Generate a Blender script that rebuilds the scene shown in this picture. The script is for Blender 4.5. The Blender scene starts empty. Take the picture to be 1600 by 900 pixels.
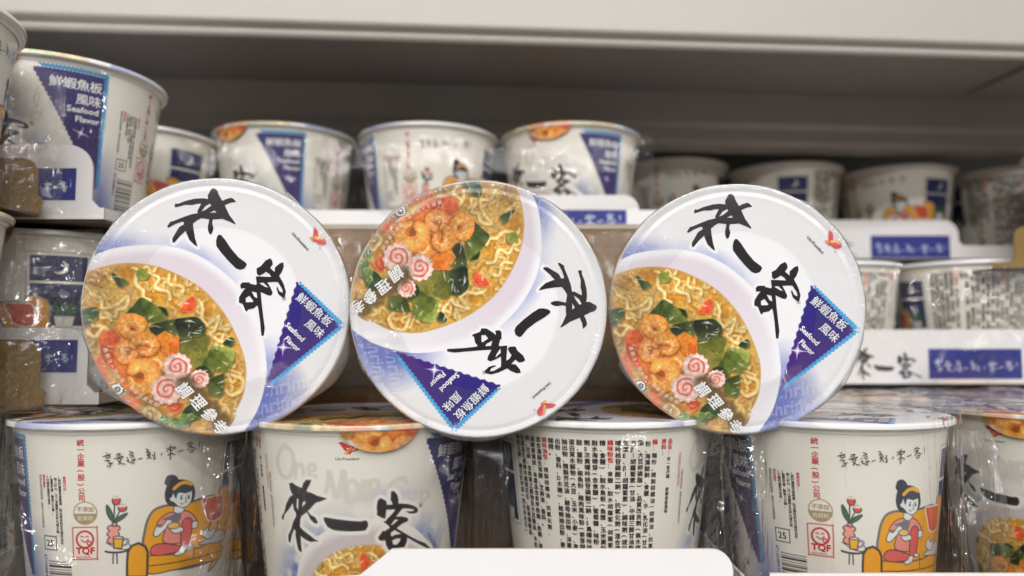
import bpy, math, random
import numpy as np
from mathutils import Matrix, Vector
from mathutils.geometry import tessellate_polygon

# ------------------------------------------------------------------ camera, light, exposure
S = bpy.context.scene
COL = S.collection
F = 1155.0                        # focal length in pixels of the 1600 px wide photograph
PITCH = math.atan(80 / F)
cam = bpy.data.cameras.new('camera')
cam.sensor_width = 36; cam.lens = 36 * F / 1600
cam.clip_start = .01; cam.clip_end = 50
cam.dof.use_dof = True; cam.dof.focus_distance = .335; cam.dof.aperture_fstop = 5.0
camo = bpy.data.objects.new('camera', cam); COL.objects.link(camo)
camo.location = (0, 0, 0); camo.rotation_euler = (math.pi / 2 + PITCH, 0, 0)
S.camera = camo
S.view_settings.view_transform = 'Standard'; S.view_settings.look = 'None'
S.view_settings.exposure = .0; S.view_settings.gamma = 1
S.cycles.use_denoising = True
S.cycles.max_bounces = 10; S.cycles.transparent_max_bounces = 24
S.cycles.caustics_reflective = False; S.cycles.caustics_refractive = False
S.cycles.sample_clamp_indirect = 6
W = bpy.data.worlds.new('World'); S.world = W; W.use_nodes = True
# shop interior all round: bright ceiling, dim aisle and floor
_nt = W.node_tree; _tc = _nt.nodes.new('ShaderNodeTexCoord'); _sp = _nt.nodes.new('ShaderNodeSeparateXYZ'); _cr = _nt.nodes.new('ShaderNodeValToRGB')
_nt.links.new(_tc.outputs['Generated'], _sp.inputs[0]); _mr = _nt.nodes.new('ShaderNodeMapRange'); _mr.inputs[1].default_value = -1
_nt.links.new(_sp.outputs['Z'], _mr.inputs[0]); _nt.links.new(_mr.outputs[0], _cr.inputs[0]); _nt.links.new(_cr.outputs[0], _nt.nodes['Background'].inputs[0])
for i_, (p_, c_) in enumerate(((0, (.20, .185, .17)), (.5, (.16, .155, .15)), (.64, (.42, .41, .42)), (1, (.95, .94, .96)))):
    e_ = _cr.color_ramp.elements[0] if i_ == 0 else _cr.color_ramp.elements.new(p_) if i_ < 3 else _cr.color_ramp.elements[-1]
    e_.position = p_; e_.color = (*c_, 1)
W.node_tree.nodes['Background'].inputs[1].default_value = .68
def area(name, loc, tgt, sx, sy, power, col=(1, .985, .965)):
    l = bpy.data.lights.new(name, 'AREA'); l.shape = 'RECTANGLE'; l.size = sx; l.size_y = sy
    l.energy = power; l.color = col
    o = bpy.data.objects.new(name, l); COL.objects.link(o); o.location = loc
    o.rotation_euler = (Vector(tgt) - Vector(loc)).to_track_quat('-Z', 'Y').to_euler()
    return o
# rows of ceiling tube lamps over the aisle in front of the shelf; the farthest row is added frontal fill
for i, (y, n, pw) in enumerate([(-.75, 3, 5), (-1.5, 3, 9), (-2.6, 3, 13), (-4.3, 5, 11)]):
    for k in range(n):
        x = (k - (n - 1) / 2) * 1.15 + (.25 if i % 2 else -.1)
        area('tube_lamp', (x, y, 1.75 - .04 * i), (x * .6, 0, -.1), 1.0, .022, pw)

# ------------------------------------------------------------------ helpers
def lin(c):
    c = np.asarray(c, float) / 255.0
    return np.where(c <= .04045, c / 12.92, ((c + .055) / 1.055) ** 2.4)
def tag(o, label=None, cat=None, group=None, kind=None):
    if label: o['label'] = label
    if cat: o['category'] = cat
    if group: o['group'] = group
    if kind: o['kind'] = kind
    return o
def empty(name, loc=(0, 0, 0)):
    o = bpy.data.objects.new(name, None); COL.objects.link(o); o.location = loc; o.empty_display_size = .02
    return o
def mkobj(name, me, parent=None):
    o = bpy.data.objects.new(name, me); COL.objects.link(o)
    if parent: o.parent = parent
    return o
def clone(o, parent=None):
    c = o.copy(); COL.objects.link(c); c.parent = parent
    for ch in list(o.children): clone(ch, c)
    return c
class MB:
    """collects vertices, faces and vertex colours of ONE mesh"""
    def __init__(s): s.v = []; s.f = []; s.c = []; s.n = 0; s.sm = []
    def add(s, v, f, col, smooth=False):
        v = np.asarray(v, float).reshape(-1, 3); k = len(v)
        s.v.append(v); s.f += [[i + s.n for i in q] for q in f]; s.sm += [smooth] * len(f)
        col = np.asarray(col, float)
        if col.ndim == 1: col = np.tile(col, (k, 1))
        s.c.append(col); s.n += k
    def box(s, x0, x1, y0, y1, z0, z1, col):
        v = [(x, y, z) for x in (x0, x1) for y in (y0, y1) for z in (z0, z1)]
        s.add(v, [(0, 1, 3, 2), (4, 6, 7, 5), (0, 4, 5, 1), (2, 3, 7, 6), (0, 2, 6, 4), (1, 5, 7, 3)], lin(col))
    def build(s, name, mats, parent=None):
        me = bpy.data.meshes.new(name)
        V = np.concatenate(s.v); C = np.concatenate(s.c)
        me.from_pydata([tuple(p) for p in V], [], s.f)
        me.polygons.foreach_set('use_smooth', s.sm)
        a = me.attributes.new('Col', 'FLOAT_COLOR', 'POINT')
        a.data.foreach_set('color', np.hstack([C, np.ones((len(C), 1))]).astype(np.float32).ravel())
        for m in (mats if isinstance(mats, (list, tuple)) else [mats]): me.materials.append(m)
        me.update()
        return mkobj(name, me, parent)
def grid_faces(nr, nc, wrap=False, mask=None):
    i, j = np.meshgrid(np.arange(nr - 1), np.arange(nc if wrap else nc - 1), indexing='ij')
    j2 = (j + 1) % nc
    q = np.stack([i * nc + j, (i + 1) * nc + j, (i + 1) * nc + j2, i * nc + j2], -1).reshape(-1, 4)
    if mask is not None: q = q[mask[q].all(1)]
    return q
def lathe(mb, prof, n, col, smooth=True):
    a = np.linspace(0, 2 * math.pi, n, endpoint=False)
    v = np.array([[(r * math.sin(t), -r * math.cos(t), z) for t in a] for r, z in prof])
    mb.add(v.reshape(-1, 3), grid_faces(len(prof), n, True).tolist(), col, smooth)

# ------------------------------------------------------------------ materials
def mat(name, rough=.4, bump=0, bscale=300, coat=0, spec=.5, base=None, stretch=None, coatr=.06, mottle=0):
    m = bpy.data.materials.new(name); m.use_nodes = True
    nt = m.node_tree; b = nt.nodes['Principled BSDF']
    if base is None:
        at = nt.nodes.new('ShaderNodeAttribute'); at.attribute_name = 'Col'; csock = at.outputs['Color']
    else:
        rg = nt.nodes.new('ShaderNodeRGB'); rg.outputs[0].default_value = (*lin(base), 1); csock = rg.outputs[0]
    tc = nt.nodes.new('ShaderNodeTexCoord')
    if mottle:
        nm = nt.nodes.new('ShaderNodeTexNoise'); nm.inputs['Scale'].default_value = 45; nm.inputs['Detail'].default_value = 6
        nt.links.new(tc.outputs['Object'], nm.inputs['Vector'])
        mr = nt.nodes.new('ShaderNodeMapRange'); mr.inputs[3].default_value = 1 - mottle; mr.inputs[4].default_value = 1 + mottle * .5
        nt.links.new(nm.outputs['Fac'], mr.inputs[0])
        vm = nt.nodes.new('ShaderNodeVectorMath'); vm.operation = 'SCALE'
        nt.links.new(csock, vm.inputs[0]); nt.links.new(mr.outputs[0], vm.inputs['Scale']); csock = vm.outputs[0]
    nt.links.new(csock, b.inputs['Base Color'])
    b.inputs['Roughness'].default_value = rough; b.inputs['Specular IOR Level'].default_value = spec
    if coat:
        b.inputs['Coat Weight'].default_value = coat; b.inputs['Coat Roughness'].default_value = coatr
    if bump:
        n = nt.nodes.new('ShaderNodeTexNoise'); n.inputs['Scale'].default_value = bscale; n.inputs['Detail'].default_value = 4
        mp = nt.nodes.new('ShaderNodeMapping'); mp.inputs['Scale'].default_value = stretch or (1, 1, 1)
        bp = nt.nodes.new('ShaderNodeBump'); bp.inputs['Strength'].default_value = 1; bp.inputs['Distance'].default_value = bump
        nt.links.new(tc.outputs['Object'], mp.inputs[0]); nt.links.new(mp.outputs[0], n.inputs['Vector'])
        nt.links.new(n.outputs['Fac'], bp.inputs['Height']); nt.links.new(bp.outputs[0], b.inputs['Normal'])
        if coat: nt.links.new(bp.outputs[0], b.inputs['Coat Normal'])
    return m
def film_mat(name, bump, bscale, stretch, base_a=.055, rough=.05, milk=.04, crinkle=0.0, cscale=70, sparse=True):
    """clear wrap: fresnel mix of transparency and sharp gloss, a trace of milky scatter"""
    m = bpy.data.materials.new(name); m.use_nodes = True; nt = m.node_tree; nt.nodes.clear()
    N = nt.nodes.new; L = nt.links.new
    out = N('ShaderNodeOutputMaterial'); mix = N('ShaderNodeMixShader'); mix2 = N('ShaderNodeMixShader')
    tr = N('ShaderNodeBsdfTransparent'); gl = N('ShaderNodeBsdfGlossy'); df = N('ShaderNodeBsdfDiffuse')
    df.inputs[0].default_value = (.8, .8, .8, 1); gl.inputs['Roughness'].default_value = rough
    tr.inputs[0].default_value = (.985, .985, .98, 1)
    geo = N('ShaderNodeNewGeometry'); dt = N('ShaderNodeVectorMath'); dt.operation = 'DOT_PRODUCT'
    ab = N('ShaderNodeMath'); ab.operation = 'ABSOLUTE'; om = N('ShaderNodeMath'); om.operation = 'SUBTRACT'; om.inputs[0].default_value = 1
    pw = N('ShaderNodeMath'); pw.operation = 'POWER'; pw.inputs[1].default_value = 4.5; om.use_clamp = True
    L(geo.outputs['Incoming'], dt.inputs[1]); L(dt.outputs['Value'], ab.inputs[0]); L(ab.outputs[0], om.inputs[1]); L(om.outputs[0], pw.inputs[0])
    fr = pw
    tc = N('ShaderNodeTexCoord'); mp = N('ShaderNodeMapping'); mp.inputs['Scale'].default_value = stretch
    n = N('ShaderNodeTexNoise'); n.inputs['Scale'].default_value = bscale; n.inputs['Detail'].default_value = 5
    n.inputs['Distortion'].default_value = .8
    bp = N('ShaderNodeBump'); bp.inputs['Distance'].default_value = bump; bp.inputs['Strength'].default_value = 1
    L(tc.outputs['Object'], mp.inputs[0]); L(mp.outputs[0], n.inputs['Vector'])
    if crinkle:
        bp.inputs['Distance'].default_value = 1
        def M(op, a, b):
            q = N('ShaderNodeMath'); q.operation = op
            for i_, k_ in enumerate((a, b)):
                if isinstance(k_, (int, float)): q.inputs[i_].default_value = k_
                else: L(k_, q.inputs[i_])
            return q.outputs[0]
        vo = N('ShaderNodeTexVoronoi'); vo.inputs['Scale'].default_value = cscale; wn = N('ShaderNodeTexNoise'); wn.inputs['Scale'].default_value = 45
        va = N('ShaderNodeVectorMath'); va.operation = 'MULTIPLY_ADD'; va.inputs[1].default_value = (.012, .012, .012)
        L(mp.outputs[0], wn.inputs['Vector']); L(wn.outputs['Color'], va.inputs[0]); L(mp.outputs[0], va.inputs[2]); L(va.outputs[0], vo.inputs['Vector'])
        h = M('MULTIPLY', vo.outputs['Distance'], crinkle)
        if sparse:
            mn = N('ShaderNodeTexNoise'); mn.inputs['Scale'].default_value = 14; mn.inputs['Detail'].default_value = 2; L(tc.outputs['Object'], mn.inputs['Vector'])
            ms = N('ShaderNodeMapRange'); ms.interpolation_type = 'SMOOTHSTEP'; ms.inputs[1].default_value = .5; ms.inputs[2].default_value = .66; L(mn.outputs['Fac'], ms.inputs[0])
            h = M('MULTIPLY', h, ms.outputs[0])
        h = M('ADD', h, M('MULTIPLY', n.outputs['Fac'], bump)); L(h, bp.inputs['Height'])
    else: L(n.outputs['Fac'], bp.inputs['Height'])
    L(bp.outputs[0], gl.inputs['Normal']); L(bp.outputs[0], dt.inputs[0])
    ad = N('ShaderNodeMath'); ad.operation = 'ADD'; ad.inputs[1].default_value = base_a; ad.use_clamp = True
    L(fr.outputs[0], ad.inputs[0])
    at = N('ShaderNodeAttribute'); at.attribute_name = 'Col'; ma = N('ShaderNodeMath'); ma.operation = 'ADD'; ma.inputs[1].default_value = milk
    L(at.outputs['Fac'], ma.inputs[0]); L(ma.outputs[0], mix2.inputs[0])
    L(tr.outputs[0], mix2.inputs[1]); L(df.outputs[0], mix2.inputs[2])
    L(ad.outputs[0], mix.inputs[0]); L(mix2.outputs[0], mix.inputs[1]); L(gl.outputs[0], mix.inputs[2])
    L(mix.outputs[0], out.inputs[0])
    return m
M_lid = mat('printed_lid_foil', rough=.3, bump=.0005, bscale=42, coat=.5, coatr=.07)
M_body = mat('printed_cup_paper', rough=.34, bump=.00008, bscale=90, coat=.3, stretch=(1, 1, .25), coatr=.1)
M_rim = mat('white_rim_plastic', rough=.28, base=(240, 238, 230), coat=.3)
M_card = mat('coated_white_card', rough=.55, bump=.00006, bscale=500, coat=.08, coatr=.25, mottle=.05)
M_kraft = mat('kraft_card', rough=.6, bump=.0002, bscale=160, stretch=(1, 1, 6), mottle=.25, coat=.25, coatr=.15)
M_metal = mat('painted_shelf_steel', rough=.42, bump=.00003, bscale=200, mottle=.06)
M_film = film_mat('clear_shrink_film', .0016, 50, (1, 1, .3), base_a=.05, milk=.012, rough=.022, crinkle=.013, cscale=36)
M_filmlid = film_mat('clear_cup_film', .0003, 160, (1, 1, 1), base_a=.035, milk=.02, rough=.03, crinkle=.007, cscale=30)
M_filmbag = film_mat('crumpled_clear_film', .0014, 90, (1, 1, .45), base_a=.09, milk=.03, rough=.03, crinkle=.013, cscale=42, sparse=False)

# ------------------------------------------------------------------ text and strokes as flat print
_tc = {}
def text2d(s, bold=0.0, align='LEFT', line=1.0):
    k = (s, bold, align, line)
    if k in _tc: return _tc[k]
    c = bpy.data.curves.new('print', 'FONT'); c.body = s; c.size = 1; c.offset = bold; c.resolution_u = 2
    c.align_x = align; c.space_line = line
    o = bpy.data.objects.new('print', c); COL.objects.link(o)
    bpy.context.view_layer.update()
    me = bpy.data.meshes.new_from_object(o.evaluated_get(bpy.context.evaluated_depsgraph_get()))
    v = np.array([(p.co.x, p.co.y) for p in me.vertices]).reshape(-1, 2)
    f = [tuple(p.vertices) for p in me.polygons]
    bpy.data.objects.remove(o); bpy.data.meshes.remove(me); bpy.data.curves.remove(c)
    _tc[k] = (v, f)
    return v, f
def put(s, pos, size, ang=0, sx=1.0, shear=0, **kw):
    v, f = text2d(s, **kw)
    if not len(v): return v, f
    v = v.copy(); v[:, 0] = v[:, 0] * sx + v[:, 1] * shear; v *= size
    a = math.radians(ang); R = np.array([[math.cos(a), math.sin(a)], [-math.sin(a), math.cos(a)]])
    return v @ R + np.array(pos), f
def ribbon(pts, w):
    p = np.asarray(pts, float); d = np.gradient(p, axis=0); d /= np.linalg.norm(d, axis=1)[:, None] + 1e-9
    n = np.stack([-d[:, 1], d[:, 0]], 1); ww = np.asarray(w, float)
    if ww.ndim == 0: ww = np.full(len(p), ww)
    a = p + n * ww[:, None] / 2; b = p - n * ww[:, None] / 2
    v = np.empty((2 * len(p), 2)); v[0::2] = a; v[1::2] = b
    return v, [(2 * i, 2 * i + 1, 2 * i + 3, 2 * i + 2) for i in range(len(p) - 1)]
def tess(loops):
    ls = [[Vector((x, y, 0)) for x, y in l] for l in loops]
    t = tessellate_polygon(ls)
    return np.array([p for l in loops for p in l], float), [tuple(x) for x in t]
def cr(pts, n=6, closed=False):
    """Catmull-Rom through the points"""
    P = np.asarray(pts, float); N = len(P); out = []
    for i in range(N if closed else N - 1):
        g = (lambda k: P[k % N]) if closed else (lambda k: P[min(max(k, 0), N - 1)])
        p0, p1, p2, p3 = g(i - 1), g(i), g(i + 1), g(i + 2)
        for t in np.arange(n) / n:
            out.append(.5 * (2 * p1 + (p2 - p0) * t + (2 * p0 - 5 * p1 + 4 * p2 - p3) * t * t + (3 * p1 - p0 - 3 * p2 + p3) * t ** 3))
    if not closed: out.append(P[-1])
    return np.array(out)
HAND = [  # the handwritten slogan, stroke by stroke
 [(150,155),(165,180)],[(100,220),(220,180)],[(150,200),(160,240),(205,225),(200,200),(150,205)],[(130,278),(200,270),(175,300)],[(160,350),(190,365),(220,340),(205,300)],[(180,330),(255,305)],
 [(300,185),(355,170)],[(300,200),(310,220)],[(330,190),(335,215)],[(360,170),(350,205)],[(275,240),(285,250),(395,210),(385,235)],[(310,260),(375,240),(330,340)],[(320,270),(380,320),(435,325)],
 [(485,140),(545,155)],[(480,190),(550,160)],[(500,210),(555,190)],[(510,235),(560,215)],[(520,272),(575,250),(560,280),(525,285)],[(455,225),(470,240)],[(450,270),(480,265),(468,290)],[(460,290),(520,305),(565,320)],
 [(615,258),(680,235)],
 [(725,105),(765,115)],[(740,150),(775,120)],[(735,158),(790,150),(745,200),(800,188)],[(805,165),(750,255)],[(780,215),(810,250)],[(830,190),(832,215)],[(852,150),(862,255),(840,240)],
 [(970,165),(950,200)],
 [(1088,48),(1095,72)],[(1025,100),(1150,75),(1155,95),(1115,110)],[(1075,105),(1030,145)],[(1062,112),(1115,135)],[(1090,75),(1092,250),(1080,240)],[(1050,205),(1092,165)],[(1092,165),(1160,190)],
 [(1195,150),(1280,120)],
 [(1375,0),(1380,20)],[(1335,50),(1335,30),(1415,20),(1410,35)],[(1370,45),(1345,80)],[(1355,62),(1400,52),(1330,130)],[(1370,75),(1460,100)],[(1385,122),(1375,155),(1410,155),(1425,125),(1385,120)],
 [(1512,10),(1512,65)],[(1512,84),(1512,94)]]
# the three brushed characters (outer outline, then holes)
LAI = [[(130,150),(165,145),(185,165),(250,195),(262,150),(290,118),(340,120),(325,160),(300,205),(295,228),(340,240),(400,270),(480,290),(480,298),(430,320),(380,335),(355,360),(325,395),(305,410),(330,445),(375,470),(400,515),(390,530),(365,525),(330,490),(298,422),(245,460),(235,490),(232,560),(262,590),(320,635),(370,675),(408,695),(330,700),(285,680),(240,645),(240,700),(250,790),(240,798),(215,770),(200,700),(190,640),(192,600),(178,580),(155,640),(142,710),(125,695),(122,640),(150,580),(165,520),(195,460),(195,430),(175,400),(165,340),(125,400),(90,440),(75,500),(62,480),(62,460),(85,420),(105,340),(135,280),(165,258),(150,235),(138,200)],
       [(205,295),(218,300),(215,395),(200,375)], [(262,325),(285,322),(280,345),(250,370)]]
YI = [[(450,472),(480,470),(560,485),(700,502),(800,508),(850,498),(868,515),(872,550),(850,590),(820,598),(700,603),(600,598),(540,588),(490,560),(460,510)]]
KE = [[(255,65),(275,57),(300,65),(335,110),(348,160),(350,218),(390,218),(470,225),(540,245),(590,275),(600,310),(585,335),(540,348),(490,345),(450,325),(445,318),(490,318),(540,315),(548,295),(500,285),(430,280),(400,285),(370,320),(320,385),(400,385),(460,400),(478,430),(460,450),(400,475),(335,525),(330,540),(400,580),(500,640),(600,690),(690,725),(760,790),(740,800),(680,775),(560,710),(462,655),(455,710),(425,775),(330,790),(255,828),(215,800),(190,750),(178,690),(130,698),(95,680),(90,650),(110,620),(150,565),(165,575),(235,530),(225,505),(160,455),(155,445),(185,445),(200,420),(250,370),(300,310),(300,295),(195,300),(190,340),(180,415),(130,400),(70,365),(75,330),(70,260),(80,190),(110,152),(140,155),(195,190),(200,235),(270,232),(265,200),(248,175),(250,120)],
      [(255,490),(300,425),(345,425),(310,460),(270,492)], [(255,590),(300,560),(380,605),(300,620),(265,640),(250,620)], [(270,690),(320,668),(375,665),(365,700),(325,745),(280,740)]]
# the same characters as brushed on the lid (traced at 8.18x and 4.865x)
LLAI = [[(630,58),(665,75),(685,100),(690,130),(745,225),(790,200),(850,180),(880,190),(920,232),(850,245),(775,280),(830,400),(880,470),(915,520),(905,530),(850,500),(745,460),(690,468),(630,470),(620,520),(637,590),(625,640),(610,668),(590,668),(570,620),(566,570),(580,500),(583,470),(480,460),(430,490),(380,535),(390,620),(410,730),(442,835),(400,810),(340,750),(300,660),(292,630),(230,690),(150,790),(130,780),(130,730),(200,600),(220,575),(265,550),(270,515),(240,512),(160,545),(75,597),(62,580),(100,515),(130,510),(240,460),(350,415),(440,395),(432,370),(470,290),(480,268),(430,270),(370,288),(280,288),(200,315),(165,328),(148,315),(160,275),(190,280),(280,240),(400,205),(500,197),(565,205),(560,160),(575,130),(600,75)],
        [(485,372),(530,300),(590,265),(605,290),(540,345)], [(585,387),(645,352),(672,382),(620,385)]]
LYI = [[(55,57),(72,62),(100,95),(150,170),(205,235),(260,275),(268,292),(250,322),(215,332),(185,320),(130,265),(70,195),(38,148),(35,110),(42,75)]]
LKE = [[(445,237),(460,255),(465,285),(445,315),(480,345),(482,310),(520,275),(545,268),(550,300),(535,345),(515,375),(550,440),(568,500),(560,545),(540,548),(510,520),(495,475),(500,460),(520,500),(545,510),(540,480),(505,425),(470,425),(425,428),(450,470),(467,510),(455,533),(430,530),(375,505),(385,600),(400,720),(410,790),(403,850),(385,850),(380,800),(372,720),(358,630),(350,612),(325,635),(280,645),(275,660),(262,655),(240,600),(212,590),(212,550),(240,500),(260,475),(225,480),(220,450),(235,432),(290,430),(292,440),(340,450),(345,440),(337,385),(345,382),(440,385),(455,385),(440,362),(412,345),(395,360),(362,378),(345,362),(342,320),(375,300),(410,255)],
       [(262,555),(290,535),(320,575),(318,585),(265,588)], [(305,500),(345,510),(350,555),(330,545)], [(362,435),(395,430),(435,470),(410,465)]]
# ------------------------------------------------------------------ a small painter for the printed pictures
RNG = np.random.default_rng(7)
def vnoise(h, w, cell, seed, oct=4):
    r = np.random.default_rng(seed); out = np.zeros((h, w)); amp = 1; tot = 0
    for o in range(oct):
        c = max(cell / 2 ** o, 1.0); gh, gw = int(h / c) + 3, int(w / c) + 3
        g = r.random((gh, gw)); y = np.arange(h) / c; x = np.arange(w) / c
        yi = y.astype(int); xi = x.astype(int); fy = (y - yi)[:, None]; fx = (x - xi)[None]
        fy = fy * fy * (3 - 2 * fy); fx = fx * fx * (3 - 2 * fx)
        a = g[np.ix_(yi, xi)]; b = g[np.ix_(yi, xi + 1)]; c_ = g[np.ix_(yi + 1, xi)]; d = g[np.ix_(yi + 1, xi + 1)]
        out += amp * ((a * (1 - fx) + b * fx) * (1 - fy) + (c_ * (1 - fx) + d * fx) * fy); tot += amp; amp *= .5
    return out / tot
class Paint:
    def __init__(s, x0, y0, x1, y1, pitch, col):
        s.x = np.arange(x0, x1 + pitch / 2, pitch); s.y = np.arange(y0, y1 + pitch / 2, pitch)
        s.p = pitch; s.im = np.empty((len(s.y), len(s.x), 3)); s.im[:] = col
    def win(s, P, pad):
        lo = P.min(0) - pad; hi = P.max(0) + pad
        i0, i1 = np.searchsorted(s.y, [lo[1], hi[1]]); j0, j1 = np.searchsorted(s.x, [lo[0], hi[0]])
        if i1 <= i0 or j1 <= j0: return None
        X, Y = np.meshgrid(s.x[j0:j1], s.y[i0:i1]); return (slice(i0, i1), slice(j0, j1)), X, Y
    @staticmethod
    def dist(P, X, Y, closed):
        D = np.full(X.shape, 1e9); T = np.zeros(X.shape); Sd = np.zeros(X.shape); inside = np.zeros(X.shape, bool)
        n = len(P); L = 0
        for i in range(n if closed else n - 1):
            a = P[i]; b = P[(i + 1) % n]; e = b - a; l2 = e @ e + 1e-12
            t = np.clip(((X - a[0]) * e[0] + (Y - a[1]) * e[1]) / l2, 0, 1)
            dx = X - a[0] - t * e[0]; dy = Y - a[1] - t * e[1]; d = dx * dx + dy * dy
            k = d < D; D = np.where(k, d, D); T = np.where(k, i + t, T)
            if not closed: Sd = np.where(k, (dx * e[1] - dy * e[0]) / math.sqrt(l2), Sd)
            else:
                c = ((a[1] > Y) != (b[1] > Y)); 
                with np.errstate(all='ignore'): xx = a[0] + (Y - a[1]) * e[0] / (e[1] if e[1] else 1e-12)
                inside ^= c & (X < xx)
        return np.sqrt(D), T, Sd, inside
    def blend(s, sl, col, a):
        a = a[..., None]; s.im[sl] = s.im[sl] * (1 - a) + np.asarray(col, float) * a
    def poly(s, P, col, alpha=1.0, soft=0, shade=None, line=None, lw=0, edge=None, ew=0):
        """filled outline; shade(X,Y,depth) may return a colour field; line draws the contour"""
        P = np.asarray(P, float); w = s.win(P, max(soft, lw, s.p * 2) * 1.5)
        if w is None: return
        sl, X, Y = w; D, T, _, ins = s.dist(P, X, Y, True); sd = np.where(ins, D, -D)
        a = np.clip(sd / max(soft, s.p) + .5, 0, 1)
        if soft: a = a * a * (3 - 2 * a)
        c = np.asarray(col, float) if shade is None else shade(X, Y, sd)
        if edge is not None:
            k = np.clip(1 - sd / ew, 0, 1)[..., None] ** 1.5; c = c * (1 - k) + np.asarray(edge, float) * k
        s.blend(sl, c, a * alpha)
        if line is not None: s.blend(sl, line, np.clip((lw / 2 - D) / s.p + .5, 0, 1))
    def stroke(s, P, w, col, alpha=1.0, soft=0, tube=None, hi=None, off=(.25, -.35)):
        """w: width or per-point widths; tube = edge colour for a rounded look, hi = highlight colour"""
        P = np.asarray(P, float); ww = np.broadcast_to(np.asarray(w, float), (len(P),))
        q = s.win(P, ww.max() / 2 + soft + s.p * 2)
        if q is None: return
        sl, X, Y = q; D, T, Sd, _ = s.dist(P, X, Y, False)
        r = np.interp(T, np.arange(len(P)), ww) / 2 + 1e-6
        a = np.clip((r - D) / max(soft, s.p) + .5, 0, 1)
        c = np.asarray(col, float)
        if tube is not None:
            u = np.clip(D / r, 0, 1)[..., None]; c = c * (1 - u ** 2.2) + np.asarray(tube, float) * u ** 2.2
            if hi is not None:
                h = np.clip(1 - np.abs(Sd / r - .25) * 2.6, 0, 1)[..., None] ** 1.3; c = c * (1 - h) + np.asarray(hi, float) * h
        s.blend(sl, c, a * alpha)
    def ell(s, cx, cy, rx, ry, col, ang=0, n=40, **kw):
        t = np.linspace(0, 2 * math.pi, n, endpoint=False); a = math.radians(ang)
        x = rx * np.cos(t); y = ry * np.sin(t)
        s.poly(np.stack([cx + x * math.cos(a) - y * math.sin(a), cy + x * math.sin(a) + y * math.cos(a)], 1), col, **kw)
    def sample(s, X, Y):
        fx = np.clip((X - s.x[0]) / s.p, 0, len(s.x) - 1.001); fy = np.clip((Y - s.y[0]) / s.p, 0, len(s.y) - 1.001)
        i = fy.astype(int); j = fx.astype(int); u = (fx - j)[..., None]; v = (fy - i)[..., None]
        return (s.im[i, j] * (1 - u) + s.im[i, j + 1] * u) * (1 - v) + (s.im[i + 1, j] * (1 - u) + s.im[i + 1, j + 1] * u) * v

# ------------------------------------------------------------------ the lid picture, painted in tracing units
# tracing frame: 755 x 900 units of 0.1 mm-ish; the lid's centre and radius in it:
FC = ((444 - 20.5) / .7047, (454 - 245.6) / .7047); FR = 407 / .7047     # centre and radius
Z = lambda pts: [((x - 20.5) / .7047, (y - 245.6) / .7047) for x, y in pts]   # from the second tracing
PF = FR / 205
food = Paint(FC[0] - FR * 1.03, FC[1] - FR * 1.03, FC[0] + FR * 1.03, FC[1] + FR * 1.03, PF, (246, 245, 247))
X, Y = np.meshgrid(food.x, food.y)
h_, w_ = X.shape
# blue washes left above the bowl and right below it
def wash(cx, cy, dx, dy, l, k):
    t = ((X - cx) * dx + (Y - cy) * dy) / l
    return np.clip(1 - t, 0, 1) * k
BO = cr(Z([(15,360),(45,312),(90,280),(150,262),(250,255),(330,268),(400,300),(460,345),(520,410),(555,480),(578,560),(587,640),(583,700),(565,770),(540,820),(505,865),(430,930),(200,960),(-60,800),(-60,450)]), 5, True)
BI = cr(Z([(0,385),(30,352),(84,327),(161,312),(246,320),(323,351),(394,397),(457,471),(493,542),(517,612),(524,668),(514,739),(485,795),(430,870),(380,920),(150,960),(-80,760),(-60,450)]), 5, True)
D, _, _, ins = Paint.dist(BO, X, Y, True)
nz = vnoise(h_, w_, 14, 3, 3)
band = np.clip(1 - D / 150, 0, 1) * (~ins)
ul = band * np.clip((330 - X) / 260, 0, 1) * np.clip((Y + 60) / 60, 0, 1) * 1.15
lr = np.clip(1 - D / (110 + np.clip(Y - 450, 0, 400) * .45), 0, 1) * (~ins) * np.clip((Y - 420) / 260, 0, 1) * 1.25
mid = np.clip(1 - D / 60, 0, 1) * (~ins) * np.clip(1 - np.abs(X - 520) / 260, 0, 1) * .5
a = np.clip((ul + lr + mid) * (.75 + .5 * nz), 0, 1)[..., None]
food.im = food.im * (1 - a) + np.array((112, 124, 200.)) * a
# white bowl with a lilac inner wall
food.poly(BO, (247, 246, 248), soft=4)
def wall(X, Y, sd):
    k = np.clip(sd / 30, 0, 1) * np.clip(.4 + (820 - X - (Y - 400) * .6) / 620, .12, 1)
    return np.array((246, 244, 247.)) * (1 - k[..., None]) + np.array((228, 217, 226.)) * k[..., None]
D2 = cr(Z([(0,340),(45,322),(90,291),(150,273),(250,266),(328,279),(394,310),(452,353),(511,417),(545,486),(567,563),(576,640),(572,700),(553,768),(528,818),(492,870),(430,930),(200,960),(-60,800),(-60,450)]), 5, True)
food.poly(D2, 0, shade=wall, soft=8)
# broth
bn = vnoise(h_, w_, 26, 11, 5); bn2 = vnoise(h_, w_, 60, 12, 2)
def broth(Xw, Yw, sd):
    i = np.searchsorted(food.y, Yw[:, 0]); j = np.searchsorted(food.x, Xw[0]); n = bn[np.ix_(np.clip(i, 0, h_ - 1), np.clip(j, 0, w_ - 1))]
    n2 = bn2[np.ix_(np.clip(i, 0, h_ - 1), np.clip(j, 0, w_ - 1))]
    c = np.interp(n, [.25, .45, .6, .75], [0, .35, .7, 1])[..., None]
    col = np.array((186, 122, 32.)) * (1 - c) + np.array((238, 194, 96.)) * c
    col = col * (1 - .35 * n2[..., None]) + np.array((214, 150, 60.)) * .35 * n2[..., None]
    e = np.clip(1 - sd / 26, 0, 1)[..., None]
    return col * (1 - e * .7) + np.array((214, 168, 92.)) * e * .7
food.poly(BI, 0, shade=broth, soft=7)
rg = random.Random(5)
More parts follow.
